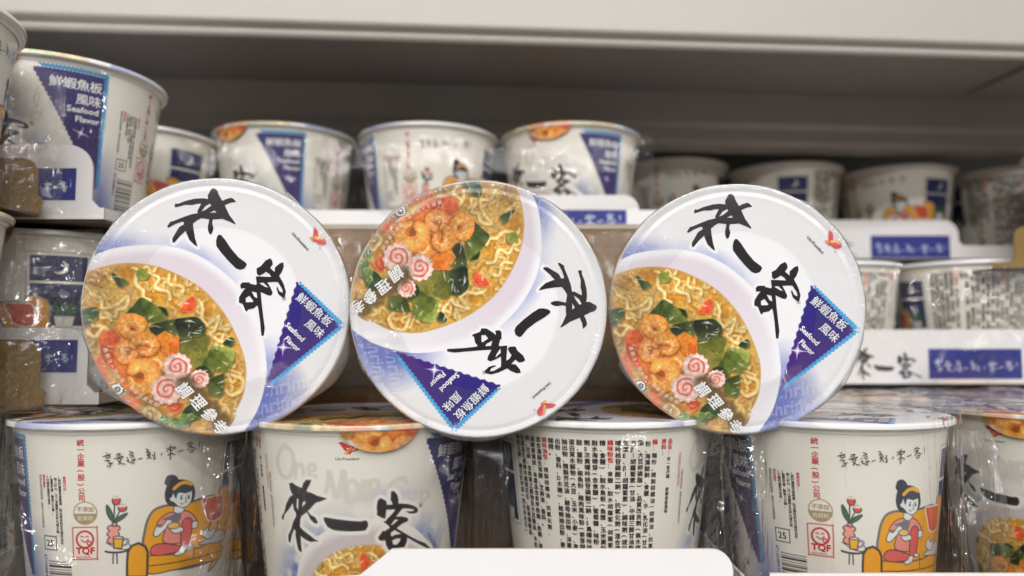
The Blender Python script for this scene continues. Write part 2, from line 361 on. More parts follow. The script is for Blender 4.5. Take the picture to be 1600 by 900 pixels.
base_im = food.im.copy()
def noodle(pts, w=17, sub=0.0, n=7):
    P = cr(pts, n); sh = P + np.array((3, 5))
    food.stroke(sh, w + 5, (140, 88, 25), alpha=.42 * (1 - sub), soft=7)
    b = lambda c: tuple(np.array(c) * (1 - sub) + np.array((206, 160, 80)) * sub)
    food.stroke(P, w, b((240, 214, 144)), alpha=.93, tube=b((214, 168, 88)), hi=b((254, 240, 196)))
def squiggle(x, y, ang, n, amp, step, w=16, sub=0.0):
    a = math.radians(ang); pts = []
    for i in range(n):
        u = i * step + rg.uniform(-4, 4); v = (amp if i % 2 else -amp) * rg.uniform(.6, 1.1)
        pts.append((x + u * math.cos(a) - v * math.sin(a), y + u * math.sin(a) + v * math.cos(a)))
        if rg.random() < .7:  # square shouldered waves
            pts.append((x + (u + step * .45) * math.cos(a) - v * .9 * math.sin(a), y + (u + step * .45) * math.sin(a) + v * .9 * math.cos(a)))
    noodle(pts, w, sub)
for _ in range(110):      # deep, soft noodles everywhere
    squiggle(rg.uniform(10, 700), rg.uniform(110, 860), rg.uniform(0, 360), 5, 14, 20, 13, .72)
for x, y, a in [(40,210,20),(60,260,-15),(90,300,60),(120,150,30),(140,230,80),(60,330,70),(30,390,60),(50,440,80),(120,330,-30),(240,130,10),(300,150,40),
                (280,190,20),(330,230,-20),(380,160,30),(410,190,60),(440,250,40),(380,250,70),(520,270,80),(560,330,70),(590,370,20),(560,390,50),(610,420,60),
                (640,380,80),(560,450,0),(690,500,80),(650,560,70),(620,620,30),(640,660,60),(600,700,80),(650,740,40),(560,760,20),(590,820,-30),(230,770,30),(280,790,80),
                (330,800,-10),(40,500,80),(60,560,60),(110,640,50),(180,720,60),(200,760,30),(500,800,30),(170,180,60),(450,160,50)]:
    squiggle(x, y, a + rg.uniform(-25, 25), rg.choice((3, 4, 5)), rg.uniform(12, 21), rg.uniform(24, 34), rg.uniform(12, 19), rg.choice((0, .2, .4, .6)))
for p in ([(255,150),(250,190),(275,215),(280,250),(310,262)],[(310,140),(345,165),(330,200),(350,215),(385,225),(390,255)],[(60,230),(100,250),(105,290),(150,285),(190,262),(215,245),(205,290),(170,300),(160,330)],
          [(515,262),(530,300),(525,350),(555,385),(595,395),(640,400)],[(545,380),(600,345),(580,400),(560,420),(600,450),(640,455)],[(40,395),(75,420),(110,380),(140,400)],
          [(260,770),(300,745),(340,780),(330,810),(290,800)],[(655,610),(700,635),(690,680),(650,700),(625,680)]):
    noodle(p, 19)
# greens
tex = vnoise(h_, w_, 9, 21, 4)
def leaf(pts, c0, c1, ang=40, gl=0, n=4, freq=26.0):
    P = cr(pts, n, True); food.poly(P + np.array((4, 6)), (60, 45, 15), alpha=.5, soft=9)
    a = math.radians(ang)
    def sh(Xw, Yw, sd):
        i = np.clip(np.searchsorted(food.y, Yw[:, 0]), 0, h_ - 1); j = np.clip(np.searchsorted(food.x, Xw[0]), 0, w_ - 1)
        t = (Xw * math.cos(a) + Yw * math.sin(a)); t = (t - t.min()) / (np.ptp(t) + 1e-6)
        k = np.clip(t + (tex[np.ix_(i, j)] - .5) * .9, 0, 1)[..., None]
        c = np.array(c0, float) * (1 - k) + np.array(c1, float) * k
        rim = np.clip(1 - sd / 5, 0, 1)[..., None] * .45
        return c * (1 - rim) + np.array((170, 180, 105.)) * rim
    food.poly(P, 0, shade=sh)
    q = P.mean(0)
    for k in range(3):
        s0 = P[rg.randrange(len(P))] * .75 + q * .25; s1 = q + (q - s0) * rg.uniform(.2, .7)
        food.stroke(cr([s0, (s0 + s1) / 2 + np.array((rg.uniform(-8, 8), rg.uniform(-8, 8))), s1], 5), 2.5, (50, 62, 26), alpha=.28, soft=5)
    for k in range(gl):
        s0 = P[rg.randrange(len(P))] * .6 + q * .4; d = np.array((rg.uniform(-26, 26), rg.uniform(-10, 10)))
        food.stroke(cr([s0 - d, s0 + np.array((rg.uniform(-3, 3), rg.uniform(-4, 4))), s0 + d], 5), [1, 2, 3, 4, 5, 6, 5, 4, 3, 2, 1], (236, 238, 226), alpha=.8, soft=2)
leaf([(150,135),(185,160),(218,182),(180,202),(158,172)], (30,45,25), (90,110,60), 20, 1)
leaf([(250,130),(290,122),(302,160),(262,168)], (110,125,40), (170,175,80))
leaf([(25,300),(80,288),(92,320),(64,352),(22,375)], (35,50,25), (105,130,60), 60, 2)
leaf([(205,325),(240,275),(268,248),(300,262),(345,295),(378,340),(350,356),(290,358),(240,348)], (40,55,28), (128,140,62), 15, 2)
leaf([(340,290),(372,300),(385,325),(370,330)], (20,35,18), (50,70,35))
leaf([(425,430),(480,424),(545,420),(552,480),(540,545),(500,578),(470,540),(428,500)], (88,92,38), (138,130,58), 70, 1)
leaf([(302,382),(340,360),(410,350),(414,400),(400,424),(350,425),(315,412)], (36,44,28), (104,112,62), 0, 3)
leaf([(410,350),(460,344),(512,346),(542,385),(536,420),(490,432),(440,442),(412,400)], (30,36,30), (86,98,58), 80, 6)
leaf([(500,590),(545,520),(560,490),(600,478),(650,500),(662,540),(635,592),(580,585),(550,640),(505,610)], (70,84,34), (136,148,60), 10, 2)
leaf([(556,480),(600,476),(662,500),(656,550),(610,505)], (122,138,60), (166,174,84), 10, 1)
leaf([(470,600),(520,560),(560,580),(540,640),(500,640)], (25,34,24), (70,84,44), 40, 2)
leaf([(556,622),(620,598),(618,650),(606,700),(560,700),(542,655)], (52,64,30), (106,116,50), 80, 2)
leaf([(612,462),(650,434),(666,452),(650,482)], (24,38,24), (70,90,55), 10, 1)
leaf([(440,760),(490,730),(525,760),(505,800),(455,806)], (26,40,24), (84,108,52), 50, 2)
for k in range(10):     # curly greens at the lower rim
    x = 345 + rg.uniform(0, 130); y = 785 + rg.uniform(0, 55)
    leaf([(x-22,y),(x-4,y-16),(x+20,y-8),(x+24,y+10),(x,y+18)], (52,86,30), (150,190,84), rg.uniform(0,180), 1)
for k in range(5):
    x = 195 + rg.uniform(-60, 40); y = 690 + rg.uniform(-50, 50)
    leaf([(x-16,y),(x-4,y-14),(x+16,y-6),(x+14,y+10),(x,y+14)], (60,90,34), (150,180,84), rg.uniform(0,180), 1)
def chunk(pts, c0, c1, edge=(255, 180, 110), gl=1, alpha=1):
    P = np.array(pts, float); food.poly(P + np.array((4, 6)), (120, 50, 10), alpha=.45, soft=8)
    def sh(Xw, Yw, sd):
        t = (Xw + Yw * .7); t = ((t - t.min()) / (np.ptp(t) + 1e-6))[..., None]
        i = np.clip(np.searchsorted(food.y, Yw[:, 0]), 0, h_ - 1); j = np.clip(np.searchsorted(food.x, Xw[0]), 0, w_ - 1)
        return (np.array(c0, float) * (1 - t) + np.array(c1, float) * t) * (.88 + .24 * tex[np.ix_(i, j)][..., None])
    food.poly(P, 0, shade=sh, alpha=alpha, edge=edge, ew=5)
    for k in range(gl):
        q = P.mean(0) + np.array((rg.uniform(-12, 12), rg.uniform(-12, 12)))
        food.stroke([q - (9, 3), q + (9, 3)], 4, (255, 225, 200), alpha=.8, soft=3)
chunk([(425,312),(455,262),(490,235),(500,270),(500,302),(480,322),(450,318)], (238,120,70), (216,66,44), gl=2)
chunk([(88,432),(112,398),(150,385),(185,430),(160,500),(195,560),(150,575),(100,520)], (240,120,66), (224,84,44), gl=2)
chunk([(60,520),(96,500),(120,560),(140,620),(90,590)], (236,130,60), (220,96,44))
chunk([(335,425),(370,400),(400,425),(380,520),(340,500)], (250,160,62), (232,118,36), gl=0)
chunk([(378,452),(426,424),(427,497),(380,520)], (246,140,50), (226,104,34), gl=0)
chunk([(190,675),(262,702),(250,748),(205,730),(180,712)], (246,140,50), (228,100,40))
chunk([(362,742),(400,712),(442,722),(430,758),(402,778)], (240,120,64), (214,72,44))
# shrimps
chunk([(150,520),(200,500),(300,510),(345,560),(330,640),(230,690),(180,640)], (242,140,58), (230,104,44), gl=0, alpha=.9)
chunk([(180,420),(260,430),(330,420),(350,470),(250,520),(190,470)], (246,160,66), (236,124,48), gl=0, alpha=.8)
def shrimp(pts, ws, c=(252,178,82), e=(240,142,62), pink=.0):
    P = cr(pts, 8); W_ = np.interp(np.arange(len(P)), np.arange(len(pts)) * 8, ws)
    c = np.array(c, float) * (1 - pink) + np.array((248, 160, 110.)) * pink
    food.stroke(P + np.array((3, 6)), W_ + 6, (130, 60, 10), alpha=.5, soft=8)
    food.stroke(P, W_, c, tube=e)
    for _q in range(26):
        i = rg.randrange(2, len(P) - 2); o_ = rg.uniform(-.38, .38) * W_[i]; n = np.array((-(P[i+1]-P[i])[1], (P[i+1]-P[i])[0])); n /= np.linalg.norm(n) + 1e-6
        food.ell(*(P[i] + n * o_), rg.uniform(3, 8), rg.uniform(2, 5), [(255, 214, 140), (246, 150, 78), (255, 196, 104)][_q % 3], ang=rg.uniform(0, 180), alpha=.45, soft=5, n=10)
    T = np.gradient(P, axis=0); T /= np.linalg.norm(T, axis=1)[:, None]
    for i in range(5, len(P) - 3, 7):
        n = np.array((-T[i, 1], T[i, 0])) * W_[i] * .42
        food.stroke(cr([P[i] - n, P[i] + T[i] * 5, P[i] + n], 4), 3.2, (214, 104, 44), alpha=.55, soft=3)
        q = P[i] + n * .45 + T[i] * 6
        food.stroke([q - T[i] * 5, q + T[i] * 5], 6, (255, 246, 214), alpha=.7 if i % 2 else .25, soft=4)
def arc(cx, cy, rx, ry, a0, a1, n=9): return [(cx + rx * math.cos(math.radians(a)), cy + ry * math.sin(math.radians(a))) for a in np.linspace(a0, a1, n)]
food.ell(228, 392, 16, 12, (132, 70, 26), soft=8)
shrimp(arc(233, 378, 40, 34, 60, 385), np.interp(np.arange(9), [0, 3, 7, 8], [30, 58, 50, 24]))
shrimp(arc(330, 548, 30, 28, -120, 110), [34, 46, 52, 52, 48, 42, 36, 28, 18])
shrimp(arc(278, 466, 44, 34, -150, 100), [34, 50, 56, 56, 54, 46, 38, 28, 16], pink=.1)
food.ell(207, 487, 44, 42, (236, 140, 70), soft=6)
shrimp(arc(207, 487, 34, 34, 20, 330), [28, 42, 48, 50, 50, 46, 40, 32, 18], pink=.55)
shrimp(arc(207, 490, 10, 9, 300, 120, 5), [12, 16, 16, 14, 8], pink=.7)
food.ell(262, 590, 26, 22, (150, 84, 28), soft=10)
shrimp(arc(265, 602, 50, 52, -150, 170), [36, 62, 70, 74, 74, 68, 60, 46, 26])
# fish cake swirls
def swirl(cx, cy, r, a0=0):
    t = np.linspace(0, 2 * math.pi, 120, endpoint=False); rr = r * (1 + .055 * np.cos(13 * t))
    P = np.stack([cx + rr * np.cos(t), cy + rr * np.sin(t)], 1)
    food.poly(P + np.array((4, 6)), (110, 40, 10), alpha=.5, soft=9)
    food.poly(P, (250, 226, 218), edge=(240, 190, 176), ew=r * .22)
    food.ell(cx, cy, r * .72, r * .72, (246, 196, 178), alpha=.8, soft=10)
    u = np.linspace(0, 1, 60); th = a0 + u * 2 * math.pi * 1.75; q = r * (.06 + .66 * u)
    food.stroke(np.stack([cx + q * np.cos(th), cy + q * np.sin(th)], 1), np.linspace(6, 9, 60) * r / 60, (226, 104, 88), soft=2)
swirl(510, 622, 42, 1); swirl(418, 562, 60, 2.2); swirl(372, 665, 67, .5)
# the printed photograph is not clean-edged: bend it a little, add grain of light and small wet glints
wx_ = (vnoise(h_, w_, 14, 41, 3) - .5) * 11; wy_ = (vnoise(h_, w_, 14, 42, 3) - .5) * 11
_in = Paint.dist(BI, X, Y, True); _e = np.clip(np.where(_in[3], _in[0], 0) / 25, 0, 1)
food.im = food.sample(X + wx_ * _e, Y + wy_ * _e)
lum = 1 + (vnoise(h_, w_, 5, 43, 3) - .5) * .36 * _e + (vnoise(h_, w_, 34, 44, 2) - .5) * .35 * _e
food.im = np.clip(food.im * lum[..., None], 0, 255)
for _ in range(90):
    gx, gy = rg.uniform(0, 700), rg.uniform(110, 860); L0 = rg.uniform(3, 10); an = rg.uniform(0, 3.14)
    food.stroke(cr([(gx, gy), (gx + L0 * math.cos(an), gy + L0 * math.sin(an)), (gx + L0 * 1.6 * math.cos(an + .5), gy + L0 * 1.6 * math.sin(an + .5))], 3), rg.uniform(1.5, 4), (255, 250, 226), alpha=rg.uniform(.25, .8), soft=2)
# soft dark glow behind the large caption and its words later as print
CAP = [('調', 449, 641), ('理', 507, 697), ('參', 555, 757), ('考', 600, 813)]
for ch, x, y in CAP: food.ell(x + 3, y + 3, 44, 44, (62, 44, 28), alpha=.62, soft=36)
# swirl mark of the peel tab
food.poly(cr([(140,640),(150,632),(172,632),(186,650),(186,668),(168,682),(148,672)], 5, True), (245,244,240), line=(45,40,38), lw=4)
food.ell(165, 656, 13, 13, (40,38,40)); food.stroke(cr([(160,656),(166,650),(170,656),(164,662),(158,660)], 4), 3, (240,240,240))
for k in range(4): food.stroke([(38 + k*20, 172 + k*9), (49 + k*20, 177 + k*9)], 3, (60,50,40))
food.stroke([(565,818),(567,828)], 3, (50,40,30)); food.stroke([(566,852),(568,862)], 3, (50,40,30))
_D, _, _, _in = Paint.dist(BI, X, Y, True)
_k = np.clip(np.where(_in, _D, -_D) / 8 + .3, 0, 1)[..., None]
_k = np.maximum(_k, np.clip((Y - 640) / 40, 0, 1)[..., None] * np.clip((X - 430) / 40, 0, 1)[..., None] * (np.hypot(X - 575, Y - 770) < 95)[..., None])
food.im = food.im * _k + base_im * (1 - _k)
food_art = food.im.copy()
# stamp: indigo triangle with saw-tooth sides and a sky blue strip
def saw(a, b, n, h):
    a = np.array(a, float); b = np.array(b, float); e = (b - a) / n; m = np.array((-e[1], e[0])); m /= np.linalg.norm(m); o = []
    for i in range(n): o += [a + e * i, a + e * (i + .5) + m * h]
    return o
A_, B_, C_ = Z([(690,384),(832,523),(586,712)])
A2, B2, C2 = Z([(708,380),(834,522),(608,714)])
food.poly(saw(Z([(693,378)])[0], Z([(835,522)])[0], 17, -7) + saw(Z([(835,524)])[0], Z([(592,716)])[0], 22, -7) + Z([(600,690),(700,400)]), (74,176,236))
def dark(Xw, Yw, sd):
    t = np.clip((Yw - 330) / 330, 0, 1)[..., None]
    return np.array((50, 40, 128.)) * (1 - t) + np.array((86, 38, 128.)) * t
ti = Z([(683,378),(816,524),(582,712)])
food.poly(saw(ti[0], ti[1], 15, -6) + saw(ti[1], ti[2], 20, -6) + saw(ti[2], ti[0], 13, 7), 0, shade=dark)
def spark(P, x, y, r, a=0.0, k=1.0):
    for q in range(4):
        t = a + q * math.pi / 2; L_ = r * (1 if q % 2 else 1.25)
        P.stroke([(x, y), (x + L_ * math.cos(t), y + L_ * math.sin(t))], [r * .16, .2], (245, 240, 255), alpha=k, soft=P.p * 1.2)
    P.ell(x, y, r * .3, r * .3, (250, 248, 255), alpha=.7 * k, soft=r * .4)
sx, sy = Z([(640, 590)])[0]; spark(food, sx, sy, 44, .1); sx, sy = Z([(829, 523)])[0]; spark(food, sx, sy, 26, .1)

RL = .0573   # lid print radius
def lid_xy(P):   # tracing units -> metres on the lid, y up
    P = np.asarray(P, float); return np.stack([(P[:, 0] - FC[0]), -(P[:, 1] - FC[1])], 1) * (RL / FR)
def from_l1(pts, ox, oy, sc):   # traced on the left lid of the photo -> tracing units
    P = np.asarray(pts, float) / sc + (ox, oy); u = (P - (338, 478)) / 205.0
    a = math.radians(-1.5); R = np.array([[math.cos(a), math.sin(a)], [-math.sin(a), math.cos(a)]])
    return u @ R.T * FR + np.array(FC)
# white halo round the brush characters where they cross the picture
for loops, o in ((LLAI, (250, 280, 8.183)), (LKE, (325, 350, 4.865))):
    P = from_l1(loops[0], *o); food.poly(P, (247, 246, 248), soft=1); food.stroke(np.vstack([P, P[:1]]), 26, (247, 246, 248), soft=3)
INK = lin((38, 34, 36))
lid_over = []     # (verts in tracing units, faces, linear colour)
for loops, o in ((LLAI, (250, 280, 8.183)), (LYI, (325, 350, 4.865)), (LKE, (325, 350, 4.865))):
    v, f = tess([[tuple(p) for p in from_l1(l, *o)] for l in loops]); lid_over.append((v, f, INK))
def lput(s, zx, zy, size, ang, col, frame=Z, **kw):
    """text in tracing units; ang counter-clockwise on the lid; y grows downwards in the tracing frame"""
    b = kw.pop('bold', 0) * size; p = frame([(zx, zy)])[0]; v, f = put(s, (0, 0), size, ang, **kw)
    for dx, dy in ([(0, 0), (b, 0), (-b, 0), (0, b), (0, -b)] if b else [(0, 0)]):
        if len(v): lid_over.append((v * (1, -1) + np.array(p) + (dx, dy), f, lin(col)))
Fr = lambda pts: pts
WH = (246, 246, 250)
lput('鮮蝦魚板', 680, 431, 50, -43, WH, bold=.012); lput('風味', 706, 517, 50, -43, WH, bold=.012)
lput('Seafood', 646, 519, 34, -46, WH, bold=.035); lput('Flavor', 643, 563, 34, -46, WH, bold=.035)
lput('®', 637, 432, 22, -40, (70, 66, 70))
lput('Uni-President', 671, 222, 19, -48, (60, 56, 60), bold=.02)
for ch, x, y in CAP: lput(ch, x - 4, y + 36, 66, -52, (250, 250, 250), frame=lambda q: [(q[0][0] - 38, q[0][1] - 20)], bold=.03, shear=.1)
msg = '撕開注入開水後‧請從此處掀開'
pth = cr([(108,470),(130,530),(165,600),(205,640),(262,695),(335,742)], 20)
L_ = np.concatenate([[0], np.cumsum(np.linalg.norm(np.diff(pth, axis=0), axis=1))])
for i, ch in enumerate(msg):
    d = L_[-1] * (i + .1) / len(msg); x = np.interp(d, L_, pth[:, 0]); y = np.interp(d, L_, pth[:, 1])
    x2 = np.interp(d + 12, L_, pth[:, 0]); y2 = np.interp(d + 12, L_, pth[:, 1])
    lput(ch, x, y, 21, -math.degrees(math.atan2(y2 - y, x2 - x)), (255, 232, 215), frame=Fr)
lput('一撕即可開', 520, 858, 15, 6, (50, 40, 30), frame=Fr)
# company emblem: red bird with orange feathers
def emblem(tf, out):
    for pts, c in (([(320,275),(370,272),(480,270),(600,280),(660,320),(600,330),(500,325),(400,320),(345,318)], (246,178,96)),
                   ([(345,328),(480,318),(640,325),(675,365),(600,345),(480,345),(370,345)], (240,120,60)),
                   ([(385,365),(450,345),(560,345),(530,370),(470,370),(400,382)], (220,60,60)),
                   ([(410,68),(450,88),(485,135),(498,200),(505,290),(525,345),(600,345),(655,365),(672,395),(650,435),(600,450),(545,445),(500,420),(450,370),(410,320),(398,270),(398,180)], (226,62,62))):
        v, f = tess([tf(pts)]); out.append((v, f, lin(c)))
    v, f = tess([tf([(535,362),(590,360),(640,372),(655,395),(630,425),(585,420),(550,395)])]); out.append((v, f, lin((246,245,247))))
    v, f = tess([tf([(322,290),(395,292),(395,305),(335,304)])]); out.append((v, f, lin((247, 200, 130))))
emblem(lambda p: [tuple(q) for q in from_l1(p, 453, 341, 12.85)], lid_over)
v, f = put('®', (0, 0), 12, -45); lid_over.append((v * (1, -1) + from_l1([(490, 525)], 455, 340, 12.85)[0], f, lin((90, 80, 80))))
# pale repeated word in the blue washes
def wash_word(x, y, size, ang):
    v, f = put('Shrimp', (0, 0), size, ang, shear=.15, bold=.03); v = v * (1, -1) + np.array((x, y))
    Dd = Paint.dist(BO, v[:, :1], v[:, 1:], True)[3][:, 0]; ok = ~Dd & (np.hypot(v[:, 0] - FC[0], v[:, 1] - FC[1]) < FR * .985)
    ds = Paint.dist(np.array(saw(ti[0], ti[1], 1, 0) + Z([(836,523),(608,716)]) + [ti[2]]), v[:, :1], v[:, 1:], True)[3][:, 0]; ok &= ~ds
    c = lin(food_sample(v) * .7 + 255 * .3 * .97)
    f = [q for q in f if all(ok[i] for i in q)]
    if f: lid_over.insert(0, (v, f, c))
food_sample = lambda v: food.sample(v[:, 0], v[:, 1])
for x, y, s_, a in [(60,42,62,-9),(35,80,44,-10),(150,10,40,-10),(300,42,50,-12),(20,112,34,-9),(430,110,34,-35),
                    (775,720,90,12),(735,800,84,12),(715,850,52,14),(790,640,46,12),(880,760,60,12),(800,600,34,20)]: wash_word(x, y, s_, a)

lid_mb = MB()
P = np.stack([X.ravel(), Y.ravel()], 1); m = lid_xy(P); inside = np.hypot(m[:, 0], m[:, 1]) <= RL
rr_ = np.hypot(m[:, 0], m[:, 1])
qf = grid_faces(h_, w_, False, inside)[:, ::1]
zoff = np.where(rr_ > .0525, -.0004 * np.clip((rr_ - .0525) / .002, 0, 1) , 0)   # slight groove inside the rolled rim
zoff = zoff + .0005 * np.clip((rr_ - .0545) / .0022, 0, 1)
used = np.unique(qf); remap = -np.ones(len(P), int); remap[used] = np.arange(len(used))
V3 = np.column_stack([m[used], zoff[used]])
lid_mb.add(V3, remap[qf].tolist(), lin(np.clip(food.im.reshape(-1, 3)[used], 0, 255)), True)
for k, (v, f, c) in enumerate(lid_over):
    q = lid_xy(v); r = np.hypot(q[:, 0], q[:, 1])
    lid_mb.add(np.column_stack([q, .0005 * np.clip((r - .0545) / .0022, 0, 1) - .0004 * np.clip((r - .0525) / .002, 0, 1) + .00013 + .0000035 * k]), f, c)
# outer skirt of the foil, folded over the rim, in the colour of the picture's edge
n = 220; aa = np.linspace(0, 2 * math.pi, n, endpoint=False); edge = []; ecol = []
for rr, zz in ((.0572, .00012), (.0576, -.0002), (.0579, -.0008), (.0579, -.0022)):
    edge += [(rr * math.cos(t), rr * math.sin(t), zz) for t in aa]
    q = np.stack([FC[0] + FR * .985 * np.cos(aa), FC[1] - FR * .985 * np.sin(aa)], 1); ecol.append(lin(food_sample(q) * .45 + np.array((243, 242, 239)) * .55))
lid_mb.add(edge, grid_faces(4, n, True).tolist(), np.concatenate(ecol), True)
# ------------------------------------------------------------------ the printed cup wall, unrolled: s along the wall (50 mm per radian), t below the rim, both in mm
H = .090; RT = .0547; RB = .0445
def rad(t): return RT + (RB - RT) * np.clip(np.asarray(t) / 90, -.1, 1.05)
def pix_ray(px, py):
    x = (px - 800) / F; y = (450 - py) / F; c, s_ = math.cos(PITCH), math.sin(PITCH)
    return np.array((x, c - y * s_, s_ + y * c))
def pix_at(px, py, depth): r = pix_ray(px, py); return r * (depth / r[1])
CUPS = {1: ((-.192, .385), 130), 2: ((-.0757, .381), 0), 3: ((.0475, .39), 262), 4: ((.162, .385), 112), 5: ((.31, .42), 0), 6: ((-.273, .44), 48)}
ZR = {1: -.038, 2: -.038, 3: -.0415, 4: -.0415, 5: -.0415, 6: .154}
def phi(x, d, alpha): return math.atan2(-x, d) - math.radians(alpha)
def st(px, py, k):
    """pixel of the photograph on cup k -> unrolled cup coordinates (used to copy the print from the photo)"""
    (cx, cy), al = CUPS[k]; r = pix_ray(px, py); R_ = .052
    for _ in range(6):
        a = r[0] ** 2 + r[1] ** 2; b = -(r[0] * cx + r[1] * cy); c = cx * cx + cy * cy - R_ * R_
        disc = max(b * b - a * c, 0); l = (-b - math.sqrt(disc)) / a; p = r * l; t = (ZR[k] - p[2]) * 1000; R_ = float(rad(t))
    th = math.atan2(p[0] - cx, -(p[1] - cy)) - phi(cx, cy, al)
    s_ = th * 50
    while s_ < -52: s_ += 100 * math.pi
    while s_ > 262.2: s_ -= 100 * math.pi
    return (s_, t)
def on2(pts, ox, oy, sc): return [st(ox + x / sc, oy + y / sc, 2) for x, y in pts]
def on1(pts, ox, oy, sc): return [st(ox + x / sc, oy + y / sc, 1) for x, y in pts]
CREAM = (235, 231, 219)
S0, S1 = -52.0, -52.0 + 100 * math.pi
bp_ = Paint(S0, 0, S1, 90, .34, CREAM)
BX, BY = np.meshgrid(bp_.x, bp_.y); bh, bw = BX.shape
bn1 = vnoise(bh, bw, 7, 31, 3); bn2_ = vnoise(bh, bw, 2.5, 33, 2)
# blue brushwork round the printed bowl
BCX, BCY, BRX, BRY = 3.0, 74.0, 36.0, 33.0
e = np.hypot((BX - BCX) / BRX, (BY - BCY) / BRY)
fall = np.clip(1.5 - e, 0, 1) * 1.5 * np.clip((BY - 30) / 34, 0, 1) * np.clip((56 - np.abs(BX - BCX)) / 16, 0, 1) * np.clip(vnoise(bh, bw, 22, 35, 2) * 3 - .7, .15, 1)
streak = .55 + .8 * bn1 * (.7 + .6 * bn2_)
kk = np.clip(fall * streak * 1.1, 0, .95)[..., None]
bp_.im = bp_.im * (1 - kk) + np.array((88, 108, 176.)) * kk
k2 = (np.clip(1 - np.abs(BX - 10) / 26, 0, 1) * np.clip(1 - np.abs(BY - 31) / 6, 0, 1) * .6)[..., None]
bp_.im = bp_.im * (1 - k2) + np.array((168, 170, 200.)) * k2
# lower blue hem left and right of the stamp
k3 = (np.clip((BY - 42) / 40, 0, 1) * np.clip(1 - np.abs(BX - 63) / 14, 0, 1) * .9)[..., None]
bp_.im = bp_.im * (1 - k3) + np.array((84, 96, 168.)) * k3
# bowl and food
bp_.ell(BCX, BCY, BRX, BRY, (238, 236, 230), n=90, soft=.8)
bp_.ell(BCX - 1, BCY + 2, BRX * .93, BRY * .93, (206, 196, 196), n=90, soft=6)
q = np.hypot((BX - BCX + 1) / (BRX * .84), (BY - BCY - 6) / (BRY * .86))
aF = math.radians(40); u = (BX - BCX + 1) / (BRX * .84) * 330; v = (BY - BCY - 6) / (BRY * .86) * 330
SX = 330 + u * math.cos(aF) - v * math.sin(aF); SY = 470 + u * math.sin(aF) + v * math.cos(aF)
fi = Paint.sample(food, SX, SY) if False else None
_keep = food.im; food.im = food_art; fi = food.sample(SX, SY); food.im = _keep
mk = np.clip((1 - q) / .07, 0, 1)[..., None]
bp_.im = bp_.im * (1 - mk) + fi * mk
# 'One More Cup' in soft grey brush
GR = (214, 210, 199)
O = lambda pts, w: bp_.stroke(cr(on2(pts, 430, 660, 3.75), 5), w, GR, soft=.6, alpha=.85)
O([(60,135),(25,170),(15,240),(40,310),(80,320),(105,260),(100,180),(60,140)], 2.2)
O([(118,320),(122,240)], 2.2); O([(124,270),(150,245),(162,270),(168,320)], 1.8)
O([(195,290),(232,275),(222,245),(196,262),(198,305),(238,318)], 1.8)
O([(270,440),(300,400),(315,295)], 2.0); O([(315,295),(358,435),(385,360),(400,295)], 2.6); O([(400,295),(425,462)], 2.8)
O([(450,340),(415,370),(412,430),(445,465),(485,430),(484,370),(452,340)], 2.2)
O([(515,345),(522,455)], 2.2); O([(520,380),(545,345),(562,355)], 2)
O([(555,415),(600,385),(598,345),(565,348),(552,420),(590,460),(625,440)], 2.1)
O([(768,350),(752,328),(700,345),(662,400),(668,448),(722,455)], 2.2)
O([(785,408),(790,452),(818,448),(826,405)], 1.9); O([(852,405),(858,490)], 2); O([(856,420),(890,405),(903,430),(866,455)], 1.8)
# brushed title
for loops, o in ((LAI, (430, 730, 6)), (YI, (430, 730, 6)), (KE, (580, 760, 8.18))):
    P = np.array(on2(loops[0], *o)); bp_.poly(P, (236, 233, 224), soft=.6); bp_.stroke(np.vstack([P, P[:1]]), 3.4, (236, 233, 224), soft=1)
for loops, o in ((LAI, (430, 730, 6)), (YI, (430, 730, 6)), (KE, (580, 760, 8.18))):
    P = np.array(on2(loops[0], *o)); w = bp_.win(P, 2); sl, Xw, Yw = w
    D0, _, _, i0 = Paint.dist(P, Xw, Yw, True); sd = np.where(i0, D0, -D0)
    for hl in loops[1:]:
        D1, _, _, i1 = Paint.dist(np.array(on2(hl, *o)), Xw, Yw, True); sd = np.minimum(sd, np.where(i1, -D1, D1))
    ink = np.array((44, 40, 44.)) + np.clip(1 - sd / .9, 0, 1)[..., None] * 34
    bp_.blend(sl, ink, np.clip(sd / .34 + .5, 0, 1))
# flavour stamp
bp_.poly(saw((29, 4.6), (62.5, 4.6), 19, .9) + saw((62.5, 4.6), (62.5, 70), 36, .9)[::1] + [(60, 70), (60, 7), (32, 7)], (62, 142, 192))
def ind(Xw, Yw, sd):
    t = np.clip((Yw - 30) / 35, 0, 1)[..., None]
    return np.array((50, 44, 104.)) * (1 - t) + np.array((66, 44, 106.)) * t
bp_.poly(saw((28, 7), (60.3, 7), 18, .5) + [(60.3, 7)] + saw((60.3, 8), (60.3, 70), 34, .5) + saw((59, 70), (28, 8), 25, -.8), 0, shade=ind)
spark(bp_, 50.3, 40, 3.4, .35)
